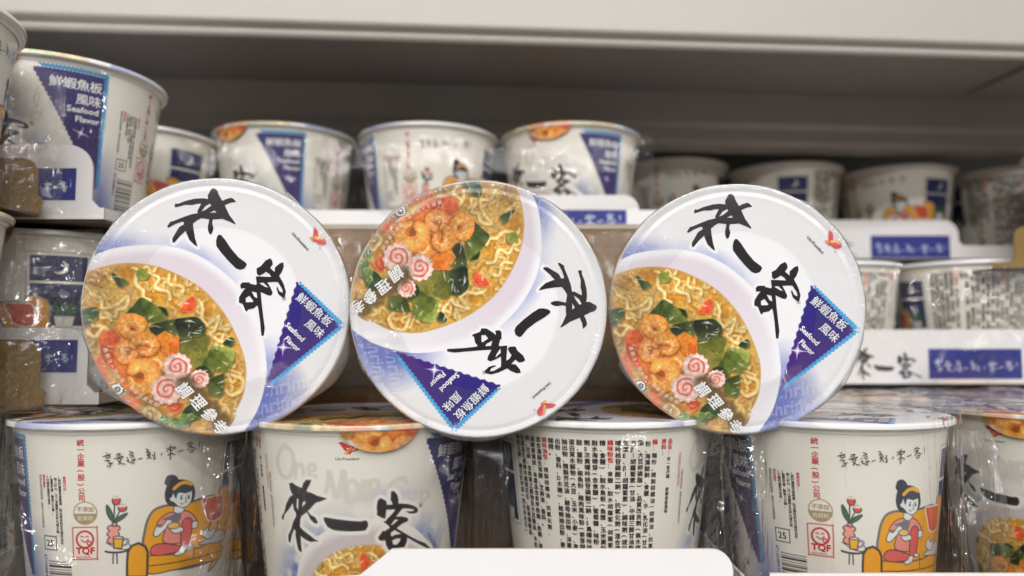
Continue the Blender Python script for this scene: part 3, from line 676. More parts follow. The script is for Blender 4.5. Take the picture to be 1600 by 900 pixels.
# window at night
wx0, wx1 = 155.0, 180.0
bp_.poly([(wx0-2,11),(wx1+2,11),(wx1+2,52),(wx0-2,52)], (236,234,226), line=(150,145,140), lw=.4)
for y0, y1 in ((13, 26), (28, 50)):
    bp_.poly([(wx0,y0),(wx1,y0),(wx1,y1),(wx0,y1)], (38,44,96), line=(28,30,60), lw=.5)
bp_.poly([(wx0,33),(wx1,36),(wx1,50),(wx0,50)], (30,36,78))
bp_.ell(168, 19, 3.6, 3.6, (236,232,214)); bp_.ell(166.6, 18.2, 3.3, 3.3, (38,44,96))
for x, y in ((159,16),(174,22),(177,16),(161,23)): bp_.ell(x, y, .4, .4, (220,220,230))
for a in range(14):
    t = a * .45; bp_.poly(cr([(171,46),(171+5*math.cos(t)-1,43-4*math.sin(t)-2),(171+7*math.cos(t+.1),43-5.5*abs(math.sin(t))),(171+4*math.cos(t)+1,43-2*math.sin(t))], 4, True), (52,104,72), line=(34,70,50), lw=.3)
bp_.poly([(166,45),(176,45),(175,51),(167,51)], (228,226,220), line=(120,116,110), lw=.4)
# the drawn scene: sofa, reader, cat, vase, table
DK = (70, 70, 74)
def P1(pts, o=(190, 730, 5.295), n=4, smooth=True): q_ = on1(pts, *o); return cr(q_, n, True) if smooth else np.array(q_)
def G(pts, col, line=DK, lw=.5, **kw): 
    sm = kw.pop('smooth', True); o = kw.pop('o', (190, 730, 5.295)); bp_.poly(P1(pts, o, smooth=sm), col, line=line, lw=lw, **kw)
def Ls(pts, w=.45, col=DK, o=(190, 730, 5.295)): bp_.stroke(cr(on1(pts, *o), 4), w, col)
OR = (238, 166, 42)
G([(178,640),(190,540),(215,440),(262,362),(335,325),(430,310),(560,290),(680,255),(760,238),(800,300),(810,700),(500,840),(215,800)], OR, (110,112,122), 1.1)
sL = (185.0, 60.0)
bp_.poly(cr([(st(345,775,1)[0]-2,st(345,775,1)[1]-1),(156,34.5),(161,35.5),(164,40),(164,60),(161,70),(152,75),(st(345,850,1)[0]-4,st(345,850,1)[1])], 4, True), OR, line=(110,112,122), lw=.9)
G([(210,742),(430,720),(640,665),(800,600),(815,740),(640,800),(430,850),(215,880)], OR, lw=.5)
Ls([(215,818),(430,790),(640,745),(815,690)]); Ls([(598,640),(598,745)])
G([(45,905),(45,800),(52,700),(85,650),(140,628),(195,655),(216,700),(214,800),(210,905)], OR, lw=1.0, smooth=False)
G([(665,270),(720,250),(790,236),(835,236),(835,350),(820,410),(770,442),(712,435),(692,370)], (222,92,58), (236,228,220), .7)
G([(365,110),(380,78),(415,65),(450,78),(466,110),(440,150),(390,155),(362,135)], (62,68,80))
G([(362,220),(380,155),(430,118),(500,105),(570,125),(602,180),(600,250),(560,300),(440,320),(400,315),(370,280)], (60,66,78))
G([(432,205),(470,190),(530,212),(578,180),(585,240),(562,305),(492,338),(432,292),(402,280),(396,255),(410,248)], (228,232,230), lw=.35)
G([(430,210),(440,160),(500,130),(580,150),(585,190),(530,214),(470,212),(450,260)], (66,72,84), None)
bp_.stroke(cr(on1([(436,178),(480,140),(530,126),(578,138)], 190, 730, 5.295), 5), 1.7, (238, 172, 62))
for p in ([(490,240),(505,236)],[(545,240),(558,232)]): Ls(p, .4)
for x, y in ((495,258),(555,252)): sx_, sy_ = on1([(x, y)], 190, 730, 5.295)[0]; bp_.ell(sx_, sy_, .45, .6, (50, 50, 56))
Ls([(530,250),(534,285),(526,288)], .3); Ls([(488,298),(500,306),(510,300)], .45, (200, 90, 80))
G([(440,325),(512,338),(520,380),(480,395),(436,385)], (228,232,230), lw=.3)
G([(372,385),(430,372),(480,392),(520,358),(580,382),(625,440),(590,452),(560,520),(500,620),(345,622),(358,520),(330,480),(290,478),(320,425)], (232,146,132), lw=.4)
G([(262,560),(288,492),(328,492),(388,422),(415,415),(428,440),(345,530),(295,572)], (228,232,230), lw=.4)
G([(238,700),(258,655),(330,632),(470,648),(520,676),(450,704),(300,732),(250,722)], (222,102,98), lw=.45)
G([(498,480),(528,425),(570,425),(586,465),(575,560),(552,645),(500,670),(488,600)], (222,96,94), lw=.45)
G([(402,515),(450,492),(505,500),(505,528),(440,548)], (228,232,230), lw=.35)
G([(588,452),(626,448),(628,490),(600,506),(584,500)], (228,232,230), lw=.35)
G([(380,480),(430,455),(478,468),(465,500),(410,510),(386,500)], (240,192,110), lw=.35)
G([(335,430),(400,405),(440,385),(492,380),(485,430),(450,460),(400,440)], (120,118,124), None)
G([(430,722),(470,690),(492,660),(530,662),(512,708),(460,732)], (228,232,230), lw=.4)
G([(530,650),(560,632),(590,640),(570,662)], (228,232,230), lw=.35)
G([(690,600),(720,560),(770,540),(820,512),(852,540),(845,590),(800,620),(740,630),(650,640),(652,622)], (206,206,204), lw=.4)
G([(668,560),(680,530),(712,492),(722,520),(750,520),(770,498),(765,540),(740,585),(700,592)], (214,214,212), lw=.4)
T3 = (100, 780, 9)
for x0_ in ():
    pass
Ls([(585,735),(650,748),(800,745),(915,712)], .9, o=T3); Ls([(695,755),(690,905)], .55, o=T3); Ls([(742,755),(748,905)], .55, o=T3)
Ls([(590,610),(640,640),(760,700),(900,700),(930,650),(880,600)], .35, o=T3)
def E3(cx, cy, rx, ry, col, lw=.5): G([(cx + rx * math.cos(t), cy + ry * math.sin(t)) for t in np.linspace(0, 2 * math.pi, 14, endpoint=False)], col, o=T3, lw=lw)
PK = (238, 158, 142)
Ls([(708,80),(706,200),(700,330)], .6, (60,90,70), o=T3); Ls([(782,175),(740,250),(708,325)], .6, (60,90,70), o=T3)
G([(600,85),(650,140),(685,220),(702,322),(640,270),(600,180)], (62,112,84), o=T3); G([(892,198),(850,255),(780,305),(708,325),(750,262),(820,220)], (62,112,84), o=T3)
E3(735, 20, 56, 62, (220,84,80)); E3(822, 125, 60, 50, (220,84,80))
for cx, cy in ((735, -35), (822, 85)): Ls([(cx-52,cy+5),(cx-30,cy+22),(cx-14,cy-6),(cx+4,cy+20),(cx+22,cy-6),(cx+36,cy+18),(cx+52,cy)], .7, (232,227,212), o=T3)
E3(700, 582, 92, 52, PK); E3(692, 492, 86, 46, PK); E3(700, 408, 90, 46, PK); G([(676,330),(742,330),(740,380),(680,380)], PK, o=T3, smooth=False)
G([(650,440),(750,440),(750,540),(650,540)], PK, None, o=T3)
Ls([(840,570),(880,560),(905,590),(885,630),(830,650)], 1.1, (150,152,156), o=T3)
G([(695,540),(836,535),(812,692),(702,692)], (242,178,58), o=T3, smooth=False); E3(766, 540, 70, 18, (226,222,206), .4)
# no-additive seal, quality mark
GD = (168, 148, 104)
sc_, tc_ = on1([(295, 198)], *T3)[0]; r_ = 5.0
bp_.ell(sc_, tc_, r_, r_, (236,232,220), line=GD, lw=.5)
t_ = np.linspace(0, math.pi, 20); bp_.poly(np.stack([sc_ + r_ * np.cos(t_), tc_ + .2 + (r_ - .2) * np.sin(t_)], 1), GD)
RD = (198, 52, 52)
sq, tq = on1([(292, 568)], *T3)[0]
qx0, qx1, qy0, qy1 = sq - 5.4, sq + 5.4, tq - 5.4, tq + 8.8
bp_.stroke(cr([(qx0,qy0+.8),(qx0+.8,qy0),(qx1-.8,qy0),(qx1,qy0+.8),(qx1,qy1-.8),(qx1-.8,qy1),(qx0+.8,qy1),(qx0,qy1-.8),(qx0,qy0+.8)], 3), .5, RD)
bp_.ell(sq, tq, 3.7, 3.7, (236,231,218), line=RD, lw=.9)
bp_.stroke(cr([(sq-1.6,tq+.2),(sq,tq+1.2),(sq+1.6,tq)], 4), .5, RD); bp_.ell(sq+1.9, tq+1.7, .8, .8, (236,231,218), line=RD, lw=.6)
for dx in (-1.2, 1): bp_.stroke([(sq+dx-.6,tq-1.1),(sq+dx,tq-1.6),(sq+dx+.6,tq-1.1)], .45, RD)
# bar code turned on its side, the boxed number
rb = random.Random(3)
bx0, bx1 = on1([(248, 850)], 0, 620, 3.215)[0][0], on1([(360, 850)], 0, 620, 3.215)[0][0]
y = on1([(300, 828)], 0, 620, 3.215)[0][1]; B0 = y
while y < B0 + 24:
    w = rb.choice((.3, .3, .6, .9)); bp_.poly([(bx0, y), (bx1, y), (bx1, y + w), (bx0, y + w)], (48, 44, 44)); y += w + rb.choice((.3, .45, .8))
n0, n1 = on1([(224, 697), (286, 770)], 0, 620, 3.215)
bp_.poly([n0, (n1[0], n0[1]), n1, (n0[0], n1[1])], CREAM, line=(60, 56, 56), lw=.45)
# frame round the foot of the ingredient list


body_over = []
def bput(s, x, t, size, col, ang=0, sx=1.0, bold=0, **kw):
    v, f = put(s, (0, 0), size, ang, sx=sx, **kw); b = bold * size
    for dx, dy in ([(0, 0), (b, 0), (-b, 0), (0, b), (0, -b)] if b else [(0, 0)]):
        if len(v): body_over.append((v * (1, -1) + (x + dx, t + dy), f, lin(col)))
BK = (52, 48, 50); RR = (204, 48, 44); W2 = (234, 232, 232)
for i, ch in enumerate('鮮蝦魚板'): bput(ch, 34.6 + i * 6.1, 16.2, 6.4, W2, bold=.012)
for i, ch in enumerate('風味'): bput(ch, 46.8 + i * 6.1, 24.0, 6.4, W2, bold=.012)
bput('Seafood', 43.0, 28.9, 4.5, W2, bold=.03, sx=1.06); bput('Flavor', 47.1, 34.0, 4.5, W2, bold=.03, sx=1.06)
x_, t_ = on2([(840, 500)], 430, 660, 3.75)[0]; bput('®', x_, t_, 2.6, BK)
x_, t_ = on2([(350, 222)], 430, 660, 3.75)[0]; x2_, _ = on2([(510, 222)], 430, 660, 3.75)[0]; bput('Uni-President', x_, t_, (x2_ - x_) / 6.2, (60, 56, 58), bold=.012)
# upright emblem
EMB = lambda p: [tuple(q) for q in on2(p, 500, 670, 12.86)]
for pts, c in (([(470,515),(530,440),(650,330),(740,300),(690,350),(560,440),(500,515)], (240,170,90)), ([(515,515),(560,450),(700,330),(748,318),(620,450),(560,515)], (240,120,60)), ([(570,515),(610,450),(660,440),(610,515)], RD),
               ([(360,285),(440,262),(500,290),(590,345),(640,360),(690,395),(760,385),(820,370),(790,410),(740,445),(680,462),(620,470),(560,465),(500,440),(450,380),(410,320)], (214,56,54))):
    v, f = tess([EMB(pts)]); body_over.append((v, f, lin(c)))
v, f = tess([EMB([(680,392),(740,330),(800,345),(760,383)])]); body_over.append((v, f, lin(CREAM)))
def vcol(s, x, t, size, col, pitch=1.0, bold=0):
    for i, ch in enumerate(s):
        if ch == ' ': continue
        c2 = {'(': '︵', ')': '︶', '、': '、', '，': '，', '。': '。', '-': '︱', '[': '﹇', ']': '﹈'}.get(ch, ch)
        if ch in '()':  bput(ch, x + size * .15, t + i * size * pitch + size * .35, size, col, ang=-90, bold=bold); continue
        bput(c2, x, t + (i + .85) * size * pitch, size, col, bold=bold)
# red company name, seal words, quality mark words
xr = on1([(385, 240)], 0, 620, 3.215)[0][0]; tr_ = on1([(400, 215)], 0, 620, 3.215)[0][1]
vcol('統一企業(股)公司', xr, tr_, 3.15, RR, .98, bold=.025)
bput('不添加', sc_ - 3.6, tc_ - .8, 2.5, GD, bold=.02); bput('防腐劑', sc_ - 3.4, tc_ + 3.1, 2.3, (236, 232, 220))
bput('TQF', sq - 4.1, tq + 6.4, 4.0, RR, sx=1.12, bold=.045); bput('036210018', sq - 4.1, tq + 8.4, 1.6, RR, sx=.92)
bput('25', n0[0] + (n1[0] - n0[0]) * .17, n1[1] - (n1[1] - n0[1]) * .24, (n1[1] - n0[1]) * .72, BK, bold=.02)
bput('4710088433', bx0 - 2.7, B0 - 3, 2.6, BK, ang=-90)
# cooking directions beside it, in small columns
x0 = on1([(315, 500)], 0, 620, 3.215)[0][0]; t0 = on1([(300, 395)], 0, 620, 3.215)[0][1]
vcol('食用方法：', x0 + .3, t0 + .4, 1.7, RR, .95, bold=.02)
for i, (c_, w_) in enumerate([('1將杯蓋撕至虛線處，取出調味粉包及調味油包', .0), ('倒入杯內，注入沸騰開水至杯內標示線。', .0), ('2蓋緊杯蓋，靜候三分鐘。', 0), ('3打開杯蓋即可食用。', 0)]):
    vcol(c_, x0 - 2.0 - i * 2.0, t0 + .2 + (.9 if i == 1 else 0), 1.55, BK, .95, bold=.02)
vcol('保存條件：', x0 - 10.2, t0, 1.6, RR, .95, bold=.02); vcol('請置於陰涼乾燥處，避免日光直接照射。', x0 - 12.2, t0, 1.5, BK, .95)
ING = ['#品名：|來一客杯麵  鮮蝦魚板風味', '#原料：', '#麵：|麵粉、精製棕櫚油(棕櫚油、抗氧化劑混合濃縮', '粉、海藻酸鈉、食鹽、水、乳化油(甘油、麵', '酯、大豆卵磷脂)、品質改良劑(無水碳酸鈉',
 '方β-胡蘿蔔素(甘油、中鏈三酸甘油酯、水、', '生素E、β-胡蘿蔔素)、調味劑(琥珀酸二鈉、', '嘌呤核苷磷酸二鈉)、抗氧化劑(混合濃縮生育', '#調味粉包：|食鹽、脫水胡蘿蔔(胡蘿蔔、葡萄', '精、食鹽)、脫水魚板(魚漿、玉米澱粉、砂糖',
 '脫水海帶芽(含食鹽)、葡萄糖、味粉、香料、', '劑5次黃嘌呤核苷磷酸二鈉、5鳥嘌呤核苷', '酸、薑粉、柴魚粉、豬肉風味粉(麥芽糊精、', '蛋白質水解物(大豆、玉米、小麥)、食鹽、豬', '抽出物、精製芥花油、酵母抽出物、洋蔥抽', '出粉、香料、D木糖)、蛤蜊抽出粉、麥芽', '糊精。',
 '#調味油包：|精製棕櫚油、抗氧化劑、', '混合濃縮生育醇、芝麻油、香料。', '過敏原資訊：本產品含有甲殼類、魚類、蛋、', '類、芝麻、含麩質之穀物及大豆製品、牛奶', '本產品生產線亦處理花生、堅果類製品', '有效日期：標示於杯底(西元年月日)']
SE = 262.5
for i, c_ in enumerate(ING):
    x = SE - (i + 1) * 3.25 - (1.2 if i > 1 else 0); t = 7.2 + (0 if i != 3 else .6)
    if c_[0] == '#':
        r_, _, b_ = c_[1:].partition('|'); vcol(r_, x, t, 2.55, RR, 1.02, bold=.03); vcol(b_, x, t + len(r_) * 2.62 + .6, 2.5 if i else 2.0, BK, 1.18 if i > 1 else 1.0, bold=.025)
    else: vcol((c_ + '、' + ING[(i + 5) % 16].replace('#', '').replace('|', '')[:10])[:29] if len(c_) > 17 else c_, x, t, 2.65, BK, 1.06, bold=.03)
# words round the printed bowl rim and tiny print on the side seam
bput('NOODLES', *on2([(884, 655)], 430, 660, 3.75)[0], 2.6, (84, 80, 84), ang=-52)
vcol('內附調味粉包及調味油包', -48.5, 14, 1.5, RR, .95); vcol('本圖片僅供參考，實際內容物依包裝內為主', -46.3, 22, 1.4, BK, .95)
# handwriting above the scene
for s_ in HAND:
    q_ = np.array(on1(s_, 150, 690, 9.41)); q_ = cr(q_, 3) if len(q_) > 2 else np.array([q_[0], (q_[0] + q_[1]) / 2, q_[1]])
    body_over.append((*ribbon(q_, .36), lin((58, 52, 52))))

body_mb = MB()
def wall3(s_, t, off=0.0):
    th = np.asarray(s_) / 50.0; t = np.asarray(t); r = rad(t) + off; return np.stack([r * np.sin(th), -r * np.cos(th), H - t / 1000], -1)
nC = bw - 1
body_mb.add(wall3(BX[:, :-1], BY[:, :-1]).reshape(-1, 3), grid_faces(bh, nC, True)[:, ::1].tolist(), lin(np.clip(bp_.im[:, :-1], 0, 255)).reshape(-1, 3), True)
for k, (v, f, c) in enumerate(body_over):
    body_mb.add(wall3(v[:, 0], v[:, 1], .00007 + .00000015 * k), f, c)
body_mb.add([(.0445 * math.sin(a), -.0445 * math.cos(a), .0003) for a in np.linspace(0, 2 * math.pi, 60, endpoint=False)], [list(range(60))[::-1]], lin(CREAM))
# ------------------------------------------------------------------ shelving
sh = empty('store_shelf', (0, .4997, 0)); sh.rotation_euler = (0, 0, math.radians(4.3))
tag(sh, 'beige painted steel shelf board overhead with rounded front lip', 'shelf')
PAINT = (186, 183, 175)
def extr(name, prof, x0, x1, col, m, parent, smooth=False):
    mb = MB(); n = len(prof); v = [(x, y, z) for x in (x0, x1) for y, z in prof]
    mb.add(v, [(i, (i + 1) % n, n + (i + 1) % n, n + i) for i in range(n)] + [tuple(range(n))[::-1], tuple(range(n, 2 * n))], lin(col), smooth)
    o = mb.build(name, m, parent); return o
arcp = lambda cy, cz, r, a0, a1, n=7: [(cy + r * math.cos(math.radians(a)), cz + r * math.sin(math.radians(a))) for a in np.linspace(a0, a1, n)]
extr('front_lip', [(.010, .268), (0, .268), (0, .2195)] + arcp(.0035, .2175, .0035, 180, 250, 5) + [(.006, .213)] + arcp(.0085, .2105, .0035, 190, 350, 8) + [(.0125, .2188), (.010, .2188)], -1.2, 1.3, PAINT, M_metal, sh)
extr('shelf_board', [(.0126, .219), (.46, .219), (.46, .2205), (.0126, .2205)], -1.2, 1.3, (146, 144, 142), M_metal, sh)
extr('rear_beam', [(.128, .2188), (.128, .191), (.134, .187), (.134, .177), (.142, .1745), (.17, .1745), (.17, .2188)], -1.2, 1.3, (176, 173, 167), M_metal, sh)  # paler than the board: light on the beam's front put into its colour
extr('back_panel', [(.462, .6), (.462, -.16), (.47, -.16), (.47, .6)], -1.2, 1.3, (24, 23, 22), M_metal, sh)
extr('support_bracket', [(.0126, .2187), (.12, .2187), (.10, .215), (.0126, .215)], .415, .4175, (150, 146, 138), M_metal, sh)
lo = empty('store_shelf', (0, .4997, 0)); lo.rotation_euler = (0, 0, math.radians(4.3))
tag(lo, 'steel shelf deck that carries the stacked noodle trays', 'shelf')
extr('shelf_board', [(-.26, -.1365), (.46, -.1365), (.46, -.139), (-.26, -.139)], -1.2, 1.3, PAINT, M_metal, lo)
extr('front_lip', [(-.2605, -.1365), (-.2605, -.175), (-.268, -.175), (-.268, -.1365)], -1.2, 1.3, PAINT, M_metal, lo)

# ------------------------------------------------------------------ one noodle cup with its parts
def rim_mesh():
    mb = MB(); c = lin((240, 238, 230))
    lathe(mb, [(.0546, H - .0042), (.0550, H - .0034)] + [(.0564 + .0011 * math.cos(a), H - .0013 + .0011 * math.sin(a)) for a in np.linspace(-2.2, 1.6, 9)] + [(.0540, H - .0002), (.0535, H - .004)], 120, c)
    return mb
TS, TW, TH = 6.5, 16.5, 12.5
def tab_mesh():
    mb = MB(); n, m_ = 60, 24; V = []; C = []; ok = []
    u_, v_ = np.meshgrid(np.linspace(-1, 1, n), np.linspace(0, 1, m_))
    wd = TW * (1 - v_ ** 2.2) ** .5 * (1 - .12 * v_) + TW * .25 * np.clip(.25 - v_, 0, 1)
    s_ = TS + u_ * wd; t = -.9 + v_ * TH
    P = wall3(s_, t, .0020 + .0008 * np.exp(-v_ * 5) + .0006 * np.sin(v_ * 3.1)); P = P.reshape(-1, 3)
    # colours: the picture carried on over the edge, mirrored
    a = math.radians(218.9); d = np.array((math.cos(a), -math.sin(a))); tn = np.array((-d[1], d[0]))
    Q = np.array(FC) + d * (FR * .93 - (v_.reshape(-1, 1) * TH) * FR / 56.7) + tn * ((s_.reshape(-1, 1) - TS) * FR / 56.7)
    _k = food.im; food.im = food_art; c = lin(np.clip(food.sample(Q[:, 0], Q[:, 1]) * .96, 0, 255)); food.im = _k
    mb.add(P, grid_faces(m_, n).tolist(), c, True); return mb
cup0 = empty('noodle_cup')
body_mb.build('cup_body', M_body, cup0); rim_mesh().build('rim', M_rim, cup0)
_l = lid_mb.build('lid', M_lid, cup0); _l.location = (0, 0, H + .0006); _l.rotation_euler = (0, 0, math.radians(59))
tab_mesh().build('peel_tab', M_lid, cup0)
first = [True]
def cup(x, y, zrim, alpha, label, group=None, beta=None):
    o = cup0 if first[0] else clone(cup0); first[0] = False
    o.location = (x, y, zrim - H); o.rotation_euler = (0, 0, (math.atan2(-x, y) if beta is None else beta) - math.radians(alpha))
    tag(o, label, 'noodle cup', group); return o
GU = 'upright noodle cups stacked on the shelf'; GLY = 'noodle cups laid on their sides'
FR1 = -.038
cup(-.192, .385, FR1, 130, 'upright cup at lower left showing the whole cartoon woman on an orange sofa', GU)
cup(-.0757, .381, FR1, 0, 'upright cup under the first two lids with large black brush title and red bird logo', GU)
cup(.0475, .39, FR1, 264, 'upright cup in the bottom row covered with columns of tiny black ingredient text', GU)
cup(.162, .385, FR1, 110, 'upright cup at lower right with cartoon woman, red company name and black number 25', GU)
cup(.296, .41, FR1, 20, 'upright cup at the lower right corner with brush title and food picture behind glints', GU)
cup(-.345, .455, FR1, 52, 'upright cup at the far lower left edge, mostly behind crumpled wrap', GU)
for i, x in enumerate((-.228, -.108, .012, .132, .252, .372)):
    cup(x, .507 + i * .006, FR1, 150 + i * 50, 'second row cup, lid edge just behind ' + ('the sofa cup at lower left', 'the brush title cup under the first two lids', 'the ingredient text cup', 'the gap right of the ingredient text cup', 'the sofa cup at lower right', 'the glinting cup in the lower right corner')[i], 'second row cups of the bottom layer')
cup(-.273, .44, .154, 47, 'large upright cup at upper left with blue seafood flavor triangle and bar code', GU)
cup(-.273, .44, .0575, 190, 'upright cup at middle left showing the night window with moon', GU)
cup(-.29, .575, .154, 158, 'dim cup in the top layer, directly right of the upper left triangle cup', GU)
cup(-.186, .60, .162, 56, 'blurred top layer cup with blue triangle, above the left lid', GU)
cup(-.0686, .60, .162, 122, 'blurred top layer cup with red company name and cartoon woman, above the middle lid', GU)
cup(.0478, .60, .162, 24, 'blurred top layer cup with red bird logo and brush title, between middle and right lids', GU)
cup(.16, .74, .170, 118, 'far cup above the right lid with faint handwriting, leftmost of the rear right row', GU)
cup(.2745, .74, .166, 182, 'far cup above the right lid showing a dark window beside grey text', GU)
cup(.3895, .745, .165, 146, 'far cup at right with orange sofa and window, above the white tray with blue label', GU)
cup(.505, .75, .165, 250, 'far cup near the right edge covered in grey text columns', GU)
cup(.375, .61, .0595, 240, 'middle layer cup at right with window and ingredient text, above the white tray', GU)
cup(.257, .605, .0575, 236, 'middle layer cup just right of the right lid, only a strip of text in sight', GU)
cup(-.2885, .325, .149, 72, 'near cup cut by the upper left edge of the picture', GU)
cup(-.290, .325, .0575, 268, 'near cup cut by the left edge, showing ingredient text beside the window cup', GU)
cup(.488, .60, .153, 60, 'near cup cut by the upper right edge of the picture', GU)

# ------------------------------------------------------------------ the three cups on their sides, lids to the front
def film_lid(seed):
    """shrink film drawn round a lid: fine radial gathers at the edge and a loose skirt"""
    r0 = np.random.default_rng(seed); n = 1500; a = np.linspace(0, 2 * math.pi, n, endpoint=False)
    prof = [(.036, .0013), (.044, .00125), (.049, .0012), (.0515, .0012), (.0532, .0013), (.0548, .0016), (.0562, .0017), (.0574, .0012), (.0581, 0), (.0584, -.0022), (.0583, -.006), (.0580, -.014), (.0560, -.03)]
    def pn(k):  # periodic noise
        c = np.zeros(n)
        for f in k: c += r0.normal() * np.cos(f * a) + r0.normal() * np.sin(f * a)
        return c / math.sqrt(len(k))
    gather = pn(range(70, 190, 4)) * (.5 + .5 * np.clip(pn((1, 2, 3, 5)), -1, 1)); low = pn(range(5, 24)); lo2 = np.clip(pn(range(2, 9)), 0, 3)
    V = []
    for i, (r, z) in enumerate(prof):
        e = np.clip((r - .050) / .007, 0, 1) if i < 8 else 1
        rr = r + (.00003 * gather + .00026 * low * (i > 6) + (.0013 if seed == 3 else .0007) * lo2 * (i > 7) * (np.cos(a - .2) > -.3)) * e
        zz = H + z + (.00023 * gather + .00005 * low) * e + .00006 * pn(range(3, 12))
        V.append(np.stack([rr * np.cos(a), rr * np.sin(a), zz], 1))
    # crease facets
    mk = np.repeat([0, 0, 0, .02, .05, .1, .16, .2, .2, .2, .18, .15, .15], n)[:, None] * np.ones(3); mb = MB(); mb.add(np.concatenate(V), grid_faces(len(prof), n, True).tolist(), mk, True)
    return mb.build('shrink_film', M_filmlid)
for px, py, R_, roll, lab, seed in ((342, 479, 200.5, 1.5, 'left of three cups lying on their sides, soup at lower left, wrap ragged at right', 3),
                              (747, 483, 201, -91, 'middle one of three cups lying on their sides, turned so the soup is at top', 8),
                              (1149, 483, 195.5, 0, 'right of three cups lying on their sides, smooth lid, soup at lower left', 12)):
    d = .0577 * F / R_; p = pix_at(px, py, d)
    c = clone(cup0); tag(c, lab, 'noodle cup', GLY)
    M_ = Matrix.Rotation(math.pi / 2, 4, 'X') @ Matrix.Rotation(math.radians(roll - 59), 4, 'Z')
    tilt = Matrix.Rotation(math.radians({3: 9, 8: 0, 12: -6}[seed]), 4, 'Z')
    M_ = tilt @ Matrix.Rotation(math.radians(3.5), 4, 'X') @ M_; lid_c = Vector(p); base = lid_c - (M_ @ Vector((0, 0, H + .001)))
    c.matrix_world = Matrix.Translation(base) @ M_
    film_lid(seed).parent = c

# ------------------------------------------------------------------ trays
BLUE = (34, 44, 132)
def tray(x0, x1, y, zb, depth, plo, phi_, top, low, label, kraft=False, marks=None, rl=.008, rr=.014, chamfer=0, cat='tray', back=0, group='shelf trays of the cup packs'):
    """white card tray; the front wall rises between plo and phi_ to height 'top', elsewhere only to 'low'"""
    t = empty('display_tray' if not kraft else 'kraft_tray', ((x0 + x1) / 2, y, zb)); ox = (x0 + x1) / 2
    tag(t, label, cat, group)
    m = M_kraft if kraft else M_card; cc = (138, 110, 54) if kraft else (236, 234, 234)
    tn = .0013; cx = lambda x: x - ox
    pts = [(x0, 0), (x1, 0), (x1, low)]
    if phi_ < x1 - .001: pts += [(phi_ + .004, low), (phi_, low + .004)] if top - low > .012 else [(phi_ + .004, low)]
    else: pts.pop()
    pts += [(phi_ - rr + rr * math.cos(a), top - rr + rr * math.sin(a)) for a in np.linspace(0, math.pi / 2, 9)]
    if chamfer: pts += [(plo + chamfer, top), (plo, top - chamfer * .8)]
    elif plo > x0 + .001: pts += [(plo + rl - rl * math.sin(a), top - rl + rl * math.cos(a)) for a in np.linspace(0, math.pi / 2, 7)] + [(plo, low + .003), (plo - .003, low)]
    else: pts += [(x0, top)]
    if plo > x0 + .001: pts += [(x0, low)]
    o = []
    for p in pts:
        if not o or abs(p[0] - o[-1][0]) + abs(p[1] - o[-1][1]) > 1e-5: o.append(p)
    pts = o; n = len(pts)
    mb = MB(); v2, f2 = tess([[(cx(a), b) for a, b in pts]])
    mb.add([(a, 0, b) for a, b in v2], f2, lin(cc)); mb.add([(a, tn, b) for a, b in v2], [q[::-1] for q in f2], lin((186, 148, 98)))
    v = [(cx(a), yy, b) for yy in (0, tn) for a, b in pts]
    mb.add(v, [(i, (i + 1) % n, n + (i + 1) % n, n + i) for i in range(n)], lin((150, 116, 76) if kraft else (206, 196, 182)))
    if marks: marks(mb, cx)
    mb.build('front_wall', m, t)
    b = MB(); b.box(cx(x0) + .0015, cx(x1) - .0015, tn + .0002, depth, -.0012, .0001, (96, 80, 62)); b.build('base', M_kraft, t)
    if back: b = MB(); b.box(cx(x0) + .002, cx(x1) - .002, depth - .0016, depth - .0002, .0003, back - .006, (104, 72, 46)); b.build('back_wall', M_kraft, t)  # dark wall added so the gaps between the front cups look dark
    for s_ in (() if kraft else (0, 1)):
        b = MB(); xa = cx(x0) if s_ == 0 else cx(x1) - tn; b.box(xa, xa + tn, tn + .0002, depth, .0003, min(low, .03), (226, 222, 216)); b.build('side_wall', m, t)
    return t
def blue_marks(px0, px1, py0, py1, y, zb, brush=None):
    a = pix_at(px0, py0, y); b = pix_at(px1, py1, y)
    def f(mb, cx):
        x0, x1, z1, z0 = a[0], b[0], a[2] - zb, b[2] - zb
        mb.add([(cx(x0), -.0002, z0), (cx(x1), -.0002, z0), (cx(x1), -.0002, z1), (cx(x0), -.0002, z1)], [(0, 1, 2, 3)], lin(BLUE))
        k = (x1 - x0) * .9 / 1430
        zc = (z0 + z1) / 2
        for j, s_ in enumerate(HAND):
            P = np.array(s_, float); P = cr(P, 3) if len(P) > 2 else np.array([P[0], P[1]])
            v, q = ribbon(P, 15); yy = (v[:, 1] - (300 - v[:, 0] * .16)) ; X_ = cx(x0) + (x1 - x0) * .05 + (v[:, 0] - 95) * k
            mb.add(np.column_stack([X_, np.full(len(v), -.0003 - j * 2e-6), zc - (v[:, 1] + v[:, 0] * .155 - 265) * k * .95]), q, lin((205, 210, 230)))
        if brush:
            bx0, bx1 = pix_at(brush[0], 540, y)[0], pix_at(brush[1], 540, y)[0]; kk = (bx1 - bx0) / 1500
            for loops, (oX, oY, sc) in ((LAI, (0, 0, 1)), (YI, (0, 0, 1)), (KE, (900, 165, .733))):
                v, q = tess([[(oX + p[0] * sc, oY + p[1] * sc) for p in l] for l in loops])
                mb.add(np.column_stack([cx(bx0) + v[:, 0] * kk, np.full(len(v), -.0003), zc - (v[:, 1] - 450) * kk]), q, lin((52, 50, 54)))
    return f
tray(-.44, -.213, .382, .0625, .26, -.44, -.2195, .0395, .006, 'white tray with rounded corner and blue label, upper left under the triangle cup', marks=blue_marks(-15, 118, 263, 313, .382, .0625))
